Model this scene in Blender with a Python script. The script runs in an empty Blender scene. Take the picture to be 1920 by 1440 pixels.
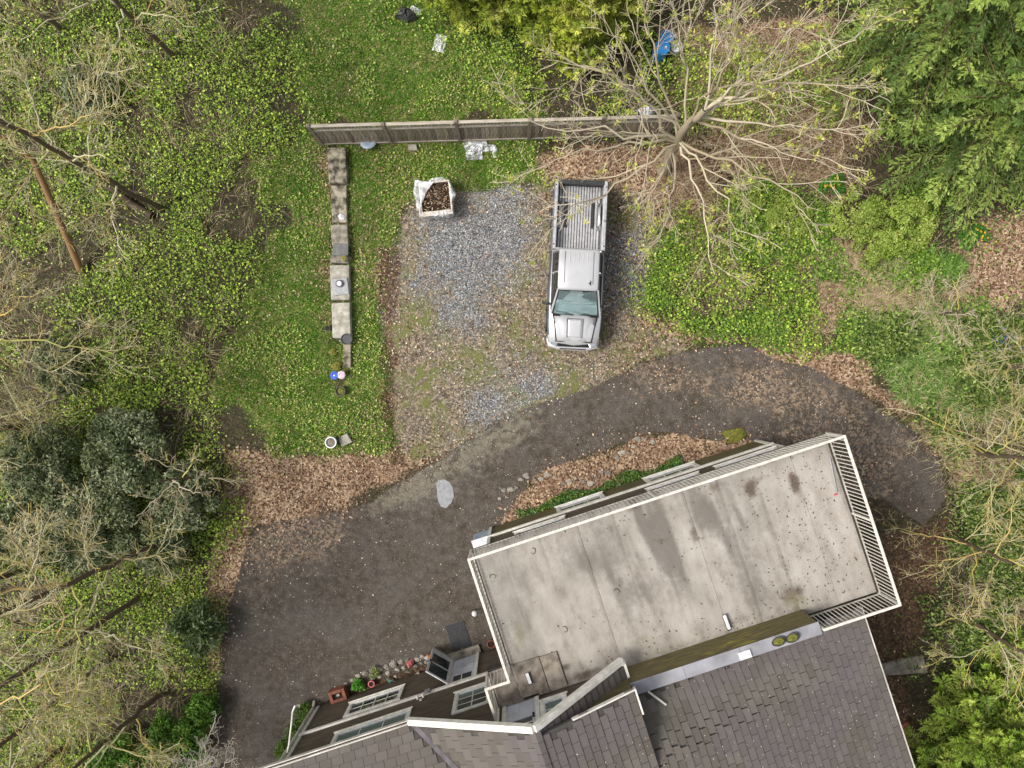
import bpy, math, random
import numpy as np
from mathutils import Vector, Matrix

random.seed(11)
RNG = np.random.default_rng(11)
S = bpy.context.scene
COL = S.collection
CAM_H = 24.0          # height of the drone above the ground (m)
FPX = 1333.0          # focal length in pixels of the 1920 px wide photograph

# ------------------------------------------------------------------ camera, sky, sun, exposure
cam_d = bpy.data.cameras.new('camera')
cam_d.sensor_width = 36.0
cam_d.lens = 36.0 * FPX / 1920.0
cam_d.clip_start = 0.5
cam_d.clip_end = 2000
cam = bpy.data.objects.new('camera', cam_d)
cam.location = (0, 0, CAM_H)
cam.rotation_euler = (0, 0, 0)
COL.objects.link(cam)
S.camera = cam

world = bpy.data.worlds.new('World')
S.world = world
world.use_nodes = True
wn = world.node_tree
sky = wn.nodes.new('ShaderNodeTexSky')
sky.sky_type = 'NISHITA'
sky.sun_disc = False
SUN_EL, SUN_AZ = math.radians(52), math.radians(262)
sky.sun_elevation = SUN_EL
sky.sun_rotation = SUN_AZ
sky.dust_density = 3.0
sky.ozone_density = 1.0
hs = wn.nodes.new('ShaderNodeHueSaturation')
hs.inputs['Saturation'].default_value = 0.30      # overcast: the sky is nearly grey
wn.links.new(sky.outputs[0], hs.inputs['Color'])
wn.links.new(hs.outputs[0], wn.nodes['Background'].inputs['Color'])
wn.nodes['Background'].inputs['Strength'].default_value = 0.105

sun_d = bpy.data.lights.new('sun', 'SUN')
sun_d.energy = 2.0
sun_d.angle = math.radians(22)
sun_d.color = (1.0, 0.95, 0.88)
sun = bpy.data.objects.new('sun', sun_d)
sun.location = (0, 0, 60)
# direction towards the sun: azimuth measured clockwise from +Y, as the sky does
sdir = Vector((math.sin(SUN_AZ) * math.cos(SUN_EL), math.cos(SUN_AZ) * math.cos(SUN_EL), math.sin(SUN_EL)))
sun.rotation_euler = sdir.to_track_quat('Z', 'Y').to_euler()
COL.objects.link(sun)

S.view_settings.view_transform = 'Standard'
S.view_settings.look = 'None'
S.view_settings.exposure = 0.92
S.view_settings.gamma = 1.0
S.view_settings.use_curve_mapping = False

# ------------------------------------------------------------------ helpers
def W(px, py, z=0.0):
    k = (CAM_H - z) / FPX
    return ((px - 960.0) * k, (720.0 - py) * k, z)

def tag(o, label=None, cat=None, group=None, kind=None):
    if label: o['label'] = label
    if cat: o['category'] = cat
    if group: o['group'] = group
    if kind: o['kind'] = kind
    return o

def empty(name, label, cat, loc, rz=0.0, group=None):
    o = bpy.data.objects.new(name, None)
    o.empty_display_size = 0.2
    o.location = loc
    o.rotation_euler = (0, 0, rz)
    COL.objects.link(o)
    return tag(o, label, cat, group)

def link(name, me, parent=None, loc=(0, 0, 0), rot=(0, 0, 0)):
    o = bpy.data.objects.new(name, me)
    COL.objects.link(o)
    if parent is not None: o.parent = parent
    o.location = loc
    o.rotation_euler = rot
    return o

class MB:
    """collects shapes and links them as one mesh object"""
    def __init__(s): s.v, s.f, s.m = [], [], []
    def add(s, vs, fs, mi=0):
        b = len(s.v)
        s.v += [tuple(p) for p in vs]
        for f in fs:
            s.f.append(tuple(i + b for i in f)); s.m.append(mi)
        return s
    def box(s, c, d, R=None, mi=0, taper=1.0):
        x, y, z = d[0] / 2, d[1] / 2, d[2] / 2
        vs = [Vector((sx * x * (taper if sz > 0 else 1), sy * y * (taper if sz > 0 else 1), sz * z)) for sz in (-1, 1) for sy in (-1, 1) for sx in (-1, 1)]
        if R is not None: vs = [R @ v for v in vs]
        c = Vector(c)
        return s.add([v + c for v in vs], [(0, 2, 3, 1), (4, 5, 7, 6), (0, 1, 5, 4), (2, 6, 7, 3), (0, 4, 6, 2), (1, 3, 7, 5)], mi)
    def bx(s, x0, x1, y0, y1, z0, z1, mi=0):
        return s.box(((x0 + x1) / 2, (y0 + y1) / 2, (z0 + z1) / 2), (abs(x1 - x0), abs(y1 - y0), abs(z1 - z0)), None, mi)
    def bar(s, p, q, w, h, mi=0, up=(0, 0, 1)):
        p, q = Vector(p), Vector(q)
        d = (q - p); L = d.length; d.normalize()
        side = d.cross(Vector(up))
        if side.length < 1e-4: side = d.cross(Vector((1, 0, 0)))
        side.normalize(); u = side.cross(d)
        R = Matrix((side, d, u)).transposed()
        return s.box((p + q) / 2, (w, L, h), R, mi)
    def prism(s, poly, z0, z1, mi=0, inset=0.0):
        n = len(poly)
        cx = sum(p[0] for p in poly) / n; cy = sum(p[1] for p in poly) / n
        t = [(cx + (p[0] - cx) * (1 - inset), cy + (p[1] - cy) * (1 - inset)) for p in poly]
        vs = [(p[0], p[1], z0) for p in poly] + [(p[0], p[1], z1) for p in t]
        fs = [tuple(range(n - 1, -1, -1)), tuple(range(n, 2 * n))]
        fs += [(i, (i + 1) % n, n + (i + 1) % n, n + i) for i in range(n)]
        return s.add(vs, fs, mi)
    def slab(s, a, b, c, d, t, mi=0):
        a, b, c, d = map(Vector, (a, b, c, d))
        n = (b - a).cross(d - a).normalized() * t
        return s.add([a, b, c, d, a - n, b - n, c - n, d - n], [(0, 1, 2, 3), (7, 6, 5, 4), (0, 4, 5, 1), (1, 5, 6, 2), (2, 6, 7, 3), (3, 7, 4, 0)], mi)
    def quad(s, a, b, c, d, mi=0): return s.add([a, b, c, d], [(0, 1, 2, 3)], mi)
    def lathe(s, prof, c=(0, 0, 0), k=20, mi=0, R=None):
        c = Vector(c); vs = []
        for r, z in prof:
            for i in range(k):
                a = 2 * math.pi * i / k
                v = Vector((r * math.cos(a), r * math.sin(a), z))
                vs.append((R @ v if R is not None else v) + c)
        fs = [(j * k + i, j * k + (i + 1) % k, (j + 1) * k + (i + 1) % k, (j + 1) * k + i) for j in range(len(prof) - 1) for i in range(k)]
        fs.append(tuple(range(k - 1, -1, -1))); fs.append(tuple((len(prof) - 1) * k + i for i in range(k)))
        return s.add(vs, fs, mi)
    def tube(s, pts, r, k=8, mi=0):
        P = np.array([pts], float); n = P.shape[1]
        R = np.broadcast_to(np.array(r, float), (n,))[None]
        v, f = tubes(P, R, k)
        nv = n * k
        return s.add(v.tolist(), f.tolist() + [tuple(range(k - 1, -1, -1)), tuple(nv - k + i for i in range(k))], mi)
    def loft(s, secs, mi=0, caps=True, closed=True):
        n = len(secs[0]); vs = [p for q in secs for p in q]
        m = n if closed else n - 1
        fs = [(j * n + i, j * n + (i + 1) % n, (j + 1) * n + (i + 1) % n, (j + 1) * n + i) for j in range(len(secs) - 1) for i in range(m)]
        if caps: fs += [tuple(range(n - 1, -1, -1)), tuple((len(secs) - 1) * n + i for i in range(n))]
        return s.add(vs, fs, mi)
    def mesh(s, name, mats, off=(0, 0, 0), smooth=False):
        me = bpy.data.meshes.new(name)
        me.from_pydata([(x - off[0], y - off[1], z - off[2]) for x, y, z in s.v], [], s.f)
        for m in (mats if isinstance(mats, (list, tuple)) else [mats]): me.materials.append(m)
        me.polygons.foreach_set('material_index', s.m)
        if smooth: me.polygons.foreach_set('use_smooth', [True] * len(s.f))
        me.update()
        return me
    def build(s, name, mats, parent=None, off=(0, 0, 0), smooth=False, loc=(0, 0, 0), rot=(0, 0, 0), bevel=0.0, seg=2):
        o = link(name, s.mesh(name, mats, off, smooth), parent, loc, rot)
        if bevel:
            b = o.modifiers.new('bevel', 'BEVEL'); b.width = bevel; b.segments = seg; b.limit_method = 'ANGLE'; b.angle_limit = math.radians(35)
        return o

def np_mesh(name, v, f, mat, col=None, smooth=False):
    """mesh from numpy arrays: v (n,3), f (m,k)"""
    v = np.ascontiguousarray(v, np.float32); f = np.ascontiguousarray(f, np.int32)
    m, k = f.shape
    me = bpy.data.meshes.new(name)
    me.vertices.add(len(v)); me.vertices.foreach_set('co', v.ravel())
    me.loops.add(m * k); me.loops.foreach_set('vertex_index', f.ravel())
    me.polygons.add(m); me.polygons.foreach_set('loop_start', np.arange(0, m * k, k, dtype=np.int32))
    me.polygons.foreach_set('use_smooth', np.full(m, bool(smooth)))
    if col is not None:
        a = me.color_attributes.new('Col', 'FLOAT_COLOR', 'POINT')
        c = np.ones((len(v), 4), np.float32); c[:, :3] = col
        a.data.foreach_set('color', c.ravel())
    me.materials.append(mat)
    me.update(calc_edges=True)
    return me

def tubes(P, R, k):
    """m polylines of n points each -> tube vertices and quads"""
    m, n, _ = P.shape
    T = np.gradient(P, axis=1); T /= np.linalg.norm(T, axis=2, keepdims=True) + 1e-9
    mean = np.abs(T.mean(axis=1)); ax = np.eye(3)[mean.argmin(axis=1)]
    U = np.cross(T, ax[:, None, :]); U /= np.linalg.norm(U, axis=2, keepdims=True) + 1e-9
    V = np.cross(T, U)
    a = 2 * np.pi * np.arange(k) / k
    pts = P[:, :, None, :] + R[:, :, None, None] * (np.cos(a)[None, None, :, None] * U[:, :, None, :] + np.sin(a)[None, None, :, None] * V[:, :, None, :])
    base = (np.arange(m) * n * k)[:, None, None]
    j = np.arange(n - 1)[None, :, None] * k; i = np.arange(k)[None, None, :]; i2 = (i + 1) % k
    f = np.stack([base + j + i, base + j + i2, base + j + k + i2, base + j + k + i], -1).reshape(-1, 4)
    return pts.reshape(-1, 3), f

def nrm(a): return a / (np.linalg.norm(a, axis=-1, keepdims=True) + 1e-9)

def in_frame(p, m=200.0):
    """points that the photograph, or a camera a step beside it, could see"""
    k = FPX / np.maximum(CAM_H - p[..., 2], 1.0)
    return (np.abs(p[..., 0] * k) < 960 + m) & (np.abs(p[..., 1] * k) < 720 + m)

def leaf_quads(pos, d, n, L, Wd, col, cull=False):
    """rhombic leaves: base at pos, pointing along d, face normal near n; returns verts, faces, colours"""
    L = np.broadcast_to(L, len(pos)); Wd = np.broadcast_to(Wd, len(pos))
    if cull:
        q = in_frame(pos); pos, d, n, L, Wd, col = pos[q], d[q], n[q], L[q], Wd[q], col[q]
    d = nrm(d); s = nrm(np.cross(d, n)); L = np.broadcast_to(L, len(pos))[:, None]; Wd = np.broadcast_to(Wd, len(pos))[:, None]
    up = np.cross(s, d)
    v = np.stack([pos, pos + d * L * .45 + s * Wd * .5 + up * Wd * .12, pos + d * L, pos + d * L * .45 - s * Wd * .5 + up * Wd * .12], 1).reshape(-1, 3)
    f = np.arange(len(pos) * 4).reshape(-1, 4)
    c = np.repeat(np.clip(col, 0, 1), 4, axis=0)
    return v, f, c

def hash2(ix, iy, seed):
    h = (ix.astype(np.int64) * 374761393 + iy.astype(np.int64) * 668265263 + seed * 974634777) & 0xFFFFFFFF
    h = ((h ^ (h >> 13)) * 1274126177) & 0xFFFFFFFF
    return ((h ^ (h >> 16)) & 0xFFFF) / 65535.0

def vnoise(x, y, seed=0, oct=3):
    t = 0; a = .5; s = 0
    for o in range(oct):
        ix, iy = np.floor(x), np.floor(y); fx, fy = x - ix, y - iy
        fx = fx * fx * (3 - 2 * fx); fy = fy * fy * (3 - 2 * fy)
        A, B = hash2(ix, iy, seed + o), hash2(ix + 1, iy, seed + o)
        C, D = hash2(ix, iy + 1, seed + o), hash2(ix + 1, iy + 1, seed + o)
        t = t + a * ((A * (1 - fx) + B * fx) * (1 - fy) + (C * (1 - fx) + D * fx) * fy); s += a
        x, y, a = x * 2.03, y * 2.03, a * .5
    return t / s

def sdf(poly, x, y):
    """signed distance to a polygon, positive inside"""
    d = np.full(x.shape, 1e9); ins = np.zeros(x.shape, bool); n = len(poly)
    for i in range(n):
        x0, y0 = poly[i]; x1, y1 = poly[(i + 1) % n]
        ex, ey = x1 - x0, y1 - y0
        t = np.clip(((x - x0) * ex + (y - y0) * ey) / (ex * ex + ey * ey + 1e-12), 0, 1)
        d = np.minimum(d, np.hypot(x - x0 - t * ex, y - y0 - t * ey))
        c = ((y0 > y) != (y1 > y)) & (x < ex * (y - y0) / (ey if abs(ey) > 1e-9 else 1e-9) + x0)
        ins ^= c
    return np.where(ins, d, -d)

# ------------------------------------------------------------------ materials
def new_mat(name):
    m = bpy.data.materials.new(name); m.use_nodes = True
    nt = m.node_tree
    return m, nt, nt.nodes['Principled BSDF']

def lk(nt, a, b): nt.links.new(a, b)

def noise(nt, vec, scale, detail=4, rough=.55):
    n = nt.nodes.new('ShaderNodeTexNoise'); n.inputs['Scale'].default_value = scale
    n.inputs['Detail'].default_value = detail; n.inputs['Roughness'].default_value = rough
    if vec is not None: lk(nt, vec, n.inputs['Vector'])
    return n.outputs['Fac']

def ramp(nt, fac, stops):
    r = nt.nodes.new('ShaderNodeValToRGB'); e = r.color_ramp.elements
    while len(e) < len(stops): e.new(.5)
    for i, (p, c) in enumerate(stops):
        e[i].position = p; e[i].color = (*c, 1) if len(c) == 3 else c
    lk(nt, fac, r.inputs[0])
    return r.outputs[0]

def mixc(nt, fac, a, b, mode='MIX'):
    m = nt.nodes.new('ShaderNodeMix'); m.data_type = 'RGBA'; m.blend_type = mode
    for s, v in ((m.inputs[0], fac), (m.inputs[6], a), (m.inputs[7], b)):
        if isinstance(v, (int, float)): s.default_value = v
        elif isinstance(v, tuple): s.default_value = (*v, 1)
        else: lk(nt, v, s)
    return m.outputs[2]

def mth(nt, op, a, b=0.0, c=None, clamp=False):
    m = nt.nodes.new('ShaderNodeMath'); m.operation = op; m.use_clamp = clamp
    for i, v in enumerate((a, b) if c is None else (a, b, c)):
        if isinstance(v, (int, float)): m.inputs[i].default_value = v
        else: lk(nt, v, m.inputs[i])
    return m.outputs[0]

def sstep(nt, x, lo, hi):
    m = nt.nodes.new('ShaderNodeMapRange'); m.interpolation_type = 'SMOOTHSTEP'
    lk(nt, x, m.inputs[0]); m.inputs[1].default_value = lo; m.inputs[2].default_value = hi
    return m.outputs[0]

def bump(nt, bsdf, h, strength=.3, dist=.02):
    b = nt.nodes.new('ShaderNodeBump'); b.inputs['Strength'].default_value = strength; b.inputs['Distance'].default_value = dist
    lk(nt, h, b.inputs['Height']); lk(nt, b.outputs[0], bsdf.inputs['Normal'])

def objco(nt):
    return nt.nodes.new('ShaderNodeTexCoord').outputs['Object']

def scaled(nt, vec, s):
    m = nt.nodes.new('ShaderNodeMapping'); m.inputs['Scale'].default_value = s
    lk(nt, vec, m.inputs['Vector']); return m.outputs[0]

def simple(name, c1, c2, scale=6.0, rough=.6, metal=0.0, stretch=(1, 1, 1), bmp=0.0, per_object=0.0, spec=.5, lo=.35, hi=.65):
    m, nt, b = new_mat(name)
    v = scaled(nt, objco(nt), stretch)
    n = noise(nt, v, scale, 5)
    c = ramp(nt, n, [(lo, c1), (hi, c2)])
    if per_object:
        oi = nt.nodes.new('ShaderNodeObjectInfo')
        f = mth(nt, 'MULTIPLY_ADD', oi.outputs['Random'], per_object, 1 - per_object / 2)
        g = nt.nodes.new('ShaderNodeVectorMath'); g.operation = 'SCALE'; lk(nt, c, g.inputs[0]); lk(nt, f, g.inputs['Scale']); c = g.outputs[0]
    lk(nt, c, b.inputs['Base Color'])
    b.inputs['Roughness'].default_value = rough; b.inputs['Metallic'].default_value = metal
    b.inputs['Specular IOR Level'].default_value = spec
    if bmp: bump(nt, b, noise(nt, v, scale * 4, 4), bmp, .01)
    return m

def leaf_mat(name, rough=.5, trans=.25, spec=.4):
    m, nt, b = new_mat(name)
    a = nt.nodes.new('ShaderNodeAttribute'); a.attribute_name = 'Col'
    lk(nt, a.outputs['Color'], b.inputs['Base Color'])
    b.inputs['Roughness'].default_value = rough; b.inputs['Specular IOR Level'].default_value = spec
    if trans:
        t = nt.nodes.new('ShaderNodeBsdfTranslucent'); lk(nt, a.outputs['Color'], t.inputs['Color'])
        mx = nt.nodes.new('ShaderNodeMixShader'); mx.inputs[0].default_value = trans
        lk(nt, b.outputs[0], mx.inputs[1]); lk(nt, t.outputs[0], mx.inputs[2])
        lk(nt, mx.outputs[0], nt.nodes['Material Output'].inputs['Surface'])
    return m

M = {}
def G(cols, k=(1.32, 1.33, 1.0)): return [tuple(min(c * q, .6) for c, q in zip(x, k)) for x in cols]
M['leaf'] = leaf_mat('leaf', .5, .25)
M['gloss_leaf'] = leaf_mat('glossy_leaf', .48, .15, .2)
M['dry_leaf'] = leaf_mat('dry_leaf', .8, .1, .2)
M['stone_chip'] = leaf_mat('stone_chip', .8, 0, .3)
M['bark'] = leaf_mat('bark', .85, 0, .2)
M['white_paint'] = simple('white_paint', (.56, .53, .46), (.74, .715, .65), 5, .45, bmp=.05)
M['white_rail'] = simple('white_rail_paint', (.48, .45, .38), (.66, .63, .57), 9, .45)
M['grimy_rail'] = simple('grimy_rail_paint', (.20, .18, .14), (.45, .42, .36), 3, .5)
M['siding'] = simple('brown_siding', (.060, .045, .030), (.105, .080, .052), 2.2, .75, stretch=(1, 1, 5), bmp=.15)
M['green_siding'] = simple('mossy_siding', (.070, .058, .022), (.115, .095, .036), 1.6, .8, stretch=(1, 1, 4), bmp=.15)
M['dark_trim'] = simple('dark_trim', (.03, .026, .02), (.05, .042, .034), 6, .7)
M['glass_dark'] = simple('window_glass', (.012, .018, .018), (.03, .04, .038), 1.0, .04, spec=.8)
M['glass_teal'] = simple('blind_behind_glass', (.07, .12, .105), (.14, .20, .18), 1.5, .06, spec=.7, stretch=(1, 1, 8))
M['door_white'] = simple('white_door_paint', (.44, .45, .49), (.56, .57, .61), 3, .4)
M['black_metal'] = simple('black_metal', (.01, .01, .01), (.03, .03, .03), 8, .35, .6)
M['gutter_white'] = simple('white_gutter', (.36, .335, .29), (.60, .57, .51), 2.5, .5)
M['purple_drip'] = simple('valley_metal', (.05, .043, .048), (.10, .088, .098), 4, .7, 0)
M['cap'] = simple('cap_flashing', (.21, .205, .22), (.32, .315, .335), 1.8, .45, .1)
M['rubber'] = simple('rubber', (.014, .014, .014), (.035, .034, .034), 12, .75)
M['mat_black'] = simple('black_mat', (.012, .013, .017), (.03, .031, .036), 14, .6)
M['plastic_black'] = simple('black_plastic', (.018, .018, .02), (.05, .05, .055), 10, .5)
M['plastic_white'] = simple('white_plastic', (.50, .50, .52), (.68, .68, .70), 6, .4)
M['blue_plastic'] = simple('blue_plastic', (.01, .13, .36), (.02, .22, .50), 4, .4)
M['grey_blue'] = simple('grey_blue_plastic', (.26, .34, .42), (.42, .50, .58), 5, .45)
M['terracotta'] = simple('terracotta', (.14, .045, .025), (.26, .085, .05), 7, .75)
M['concrete'] = simple('concrete', (.12, .105, .078), (.31, .275, .22), 5, .85, bmp=.4, per_object=.35)
M['mossy_concrete'] = simple('mossy_concrete', (.035, .03, .018), (.34, .30, .22), 4.5, .9, bmp=.5, per_object=.3, lo=.38, hi=.62)
M['pale_concrete'] = simple('pale_concrete', (.22, .20, .155), (.42, .40, .34), 5, .85, bmp=.3, per_object=.2)
M['slate'] = simple('slate_tile', (.09, .09, .085), (.16, .16, .15), 6, .7, bmp=.2)
M['grey_tile'] = simple('grey_tile', (.26, .26, .27), (.36, .36, .37), 8, .7, bmp=.15)
M['soil'] = simple('dark_soil', (.012, .007, .005), (.05, .028, .018), 16, .95, bmp=.7)
M['moss'] = simple('moss', (.07, .075, .01), (.19, .18, .025), 14, .95, bmp=.8)
M['rock'] = simple('garden_rock', (.16, .14, .11), (.45, .41, .35), 9, .85, bmp=.4, per_object=.7)
M['fence_wood'] = simple('weathered_board', (.12, .09, .066), (.33, .27, .21), 5, .85, stretch=(6, 6, .6), bmp=.3, per_object=.75)
M['fence_rail'] = simple('pale_fence_timber', (.28, .24, .185), (.44, .39, .32), 5, .8, stretch=(.6, 4, 4), bmp=.2, per_object=.2)
M['fence_post'] = simple('fence_post_timber', (.13, .10, .075), (.26, .215, .165), 5, .85, stretch=(4, 4, .8), bmp=.3, per_object=.3)
M['plywood'] = simple('dirty_plywood', (.11, .09, .07), (.28, .24, .195), 4.5, .85, bmp=.3)
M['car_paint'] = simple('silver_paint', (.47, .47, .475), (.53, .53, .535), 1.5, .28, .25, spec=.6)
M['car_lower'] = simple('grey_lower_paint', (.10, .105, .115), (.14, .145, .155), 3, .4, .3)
M['bed_liner'] = simple('worn_bed_paint', (.36, .36, .365), (.54, .54, .55), 7, .45, .3, bmp=.1)
M['bed_groove'] = simple('dirty_groove', (.06, .055, .05), (.13, .125, .12), 9, .7)
M['chrome'] = simple('chrome', (.55, .55, .56), (.75, .75, .76), 3, .18, .9)
M['seat_cloth'] = simple('seat_cloth', (.10, .11, .12), (.18, .19, .2), 9, .9)
M['dash'] = simple('dashboard', (.20, .24, .25), (.40, .46, .46), 3, .6)
M['red_plastic'] = simple('red_plastic', (.45, .03, .03), (.6, .06, .05), 6, .4)
M['orange_paint'] = simple('orange_glaze', (.62, .20, .03), (.75, .30, .05), 8, .4)
M['pink_paint'] = simple('pink_glaze', (.55, .13, .13), (.7, .24, .22), 8, .4)
M['teal_paint'] = simple('teal_glaze', (.10, .32, .27), (.18, .45, .38), 8, .4)
M['cardboard'] = simple('pale_board', (.46, .39, .30), (.60, .53, .43), 4, .8)
M['car_glass'], _nt, _b = new_mat('car_glass')
_b.inputs['Base Color'].default_value = (.55, .72, .72, 1); _b.inputs['Roughness'].default_value = .03
_b.inputs['Transmission Weight'].default_value = .85; _b.inputs['IOR'].default_value = 1.2
M['tint_glass'] = simple('tinted_glass', (.008, .009, .01), (.02, .022, .024), 2, .05, spec=.8)
M['water'], _nt, _b = new_mat('puddle_water')
_b.inputs['Base Color'].default_value = (.30, .31, .31, 1); _b.inputs['Roughness'].default_value = .06
_b.inputs['Specular IOR Level'].default_value = 1.0; _b.inputs['IOR'].default_value = 2.2
lk(_nt, ramp(_nt, noise(_nt, objco(_nt), 6, 4), [(.4, (.16, .16, .16)), (.6, (.24, .24, .24))]), _b.inputs['Base Color'])
# clear plastic wrap
M['wrap'], _nt, _b = new_mat('plastic_wrap')
_b.inputs['Base Color'].default_value = (.80, .80, .81, 1); _b.inputs['Roughness'].default_value = .22
_t = _nt.nodes.new('ShaderNodeBsdfTransparent'); _x = _nt.nodes.new('ShaderNodeMixShader')
lk(_nt, ramp(_nt, noise(_nt, objco(_nt), 5, 4), [(.35, (.1, .1, .1)), (.6, (.62, .62, .62))]), _x.inputs[0])
lk(_nt, _b.outputs[0], _x.inputs[1]); lk(_nt, _t.outputs[0], _x.inputs[2]); lk(_nt, _x.outputs[0], _nt.nodes['Material Output'].inputs['Surface'])
M['tarp'], _nt, _b = new_mat('crumpled_plastic')
_c = ramp(_nt, noise(_nt, objco(_nt), 7, 5), [(.36, (.16, .16, .18)), (.5, (.45, .45, .48)), (.64, (.8, .8, .83))])
lk(_nt, _c, _b.inputs['Base Color']); _b.inputs['Roughness'].default_value = .3

# roof shingles: tint varies from tab to tab, purple-grey patches, dark wet band near the eave
def shingle_mat(name, island):
    m, nt, b = new_mat(name)
    g = nt.nodes.new('ShaderNodeNewGeometry')
    pos = g.outputs['Position']
    if island: rnd = g.outputs['Random Per Island']
    else: rnd = nt.nodes.new('ShaderNodeObjectInfo').outputs['Random']
    base = ramp(nt, rnd, [(0, (.098, .083, .068)), (.5, (.114, .098, .083)), (1, (.134, .117, .100))])
    pur = sstep(nt, noise(nt, pos, .42, 2), .50, .62)
    base = mixc(nt, mth(nt, 'MULTIPLY', pur, .5), base, (.112, .095, .102))
    gr = sstep(nt, noise(nt, pos, 1.1, 4), .56, .72)
    base = mixc(nt, mth(nt, 'MULTIPLY', gr, .5), base, (.155, .145, .120))
    fine = noise(nt, pos, 26, 3)
    base = mixc(nt, mth(nt, 'MULTIPLY', fine, .5), base, mixc(nt, 1.0, base, (.45, .45, .45), 'MULTIPLY'))
    lk(nt, base, b.inputs['Base Color']); b.inputs['Roughness'].default_value = .85
    bump(nt, b, noise(nt, pos, 60, 3), .35, .006)
    return m
M['shingle'] = shingle_mat('shingle', False)
M['shingle_mass'] = shingle_mat('shingle_mass', True)
M['roof_under'] = simple('roof_underlay', (.045, .039, .034), (.07, .062, .055), 8, .9)

# deck membrane: stains come from the 'stain' attribute (dirt, rust-brown, moss)
m, nt, b = new_mat('deck_membrane'); M['membrane'] = m
oc = objco(nt); at = nt.nodes.new('ShaderNodeAttribute'); at.attribute_name = 'stain'
sp = nt.nodes.new('ShaderNodeSeparateColor'); lk(nt, at.outputs['Color'], sp.inputs[0])
big = noise(nt, oc, .55, 5, .6); med = noise(nt, scaled(nt, oc, (1.5, .7, 1)), 1.5, 7, .66); fin = noise(nt, oc, 22, 3)
c = ramp(nt, med, [(.28, (.17, .148, .122)), (.45, (.295, .265, .228)), (.66, (.38, .35, .312))])
c = mixc(nt, mth(nt, 'MULTIPLY', sstep(nt, big, .45, .65), .4), c, (.215, .195, .165))
n4 = noise(nt, oc, 5.5, 5, .65)
def stain(ch, colr, k, lo, hi):
    global c
    f = mth(nt, 'MULTIPLY', sstep(nt, mth(nt, 'ADD', sp.outputs[ch], mth(nt, 'MULTIPLY_ADD', n4, .7, -.35)), lo, hi), k)
    c = mixc(nt, f, c, colr)
stain(0, (.10, .086, .072), .75, .15, 1.0)
stain(1, (.075, .048, .032), .9, .25, .85)
stain(2, (.15, .14, .055), .6, .25, .85)
c = mixc(nt, mth(nt, 'MULTIPLY', sstep(nt, fin, .62, .72), .25), c, (.16, .14, .12))
lk(nt, c, b.inputs['Base Color']); b.inputs['Roughness'].default_value = .8
bump(nt, b, mth(nt, 'ADD', mth(nt, 'MULTIPLY', med, 2.0), fin), .35, .02)

# parapet siding with yellow moss streaks
m, nt, b = new_mat('moss_streaked_siding'); M['moss_siding'] = m
oc = objco(nt)
c = ramp(nt, noise(nt, scaled(nt, oc, (1, 1, 6)), 2.5, 5), [(.35, (.085, .066, .026)), (.65, (.135, .108, .045))])
mo = sstep(nt, noise(nt, scaled(nt, oc, (.8, .8, 5)), 2.2, 5, .6), .54, .64)
at = nt.nodes.new('ShaderNodeAttribute'); at.attribute_name = 'Col'
sp = nt.nodes.new('ShaderNodeSeparateColor'); lk(nt, at.outputs['Color'], sp.inputs[0])
c = mixc(nt, mth(nt, 'MULTIPLY', mo, sp.outputs[0]), c, (.235, .215, .02))
lk(nt, c, b.inputs['Base Color']); b.inputs['Roughness'].default_value = .85
# ------------------------------------------------------------------ ground zones (polygons read off the photograph, at ground level)
def PW(pts): return [W(x, y)[:2] for x, y in pts]

ASPH = PW([(380, 1500), (392, 1380), (408, 1290), (412, 1200), (440, 1110), (455, 1040), (480, 990), (560, 972), (640, 962), (700, 938), (770, 893), (840, 850), (900, 812), (960, 778), (1040, 750), (1120, 725), (1200, 684), (1290, 657), (1385, 643), (1440, 668), (1520, 690), (1590, 724), (1650, 767), (1720, 812), (1765, 870), (1775, 930), (1730, 985), (1660, 940), (1600, 930), (1500, 1010), (1330, 1100), (950, 1300), (600, 1500)])
BED = PW([(925, 990), (945, 945), (985, 905), (1060, 860), (1130, 832), (1210, 812), (1290, 806), (1340, 826), (1410, 818), (1460, 850), (1200, 960), (950, 1015)])
GBED = PW([(908, 1208), (880, 1226), (800, 1240), (720, 1264), (660, 1284), (605, 1312), (565, 1350), (540, 1400), (530, 1500), (700, 1500), (930, 1260)])
GRAVEL = PW([(735, 480), (745, 420), (770, 368), (850, 358), (1010, 348), (1130, 330), (1230, 400), (1225, 560), (1200, 600), (1300, 652), (1200, 684), (1120, 725), (1040, 750), (960, 778), (900, 812), (840, 850), (770, 870), (735, 830), (720, 700), (714, 560)])
LAWN = [PW([(545, -60), (800, -60), (800, 30), (905, 80), (960, 150), (1000, 200), (1000, 235), (590, 240), (560, 180), (540, 90)]),
        PW([(470, 300), (570, 250), (612, 262), (618, 640), (640, 780), (735, 830), (600, 852), (520, 846), (440, 830), (425, 700), (430, 600), (480, 480), (520, 400)]),
        PW([(640, 270), (1010, 262), (1010, 345), (850, 360), (770, 370), (742, 420), (725, 470), (722, 600), (728, 830), (640, 800), (640, 500)])]
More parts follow.
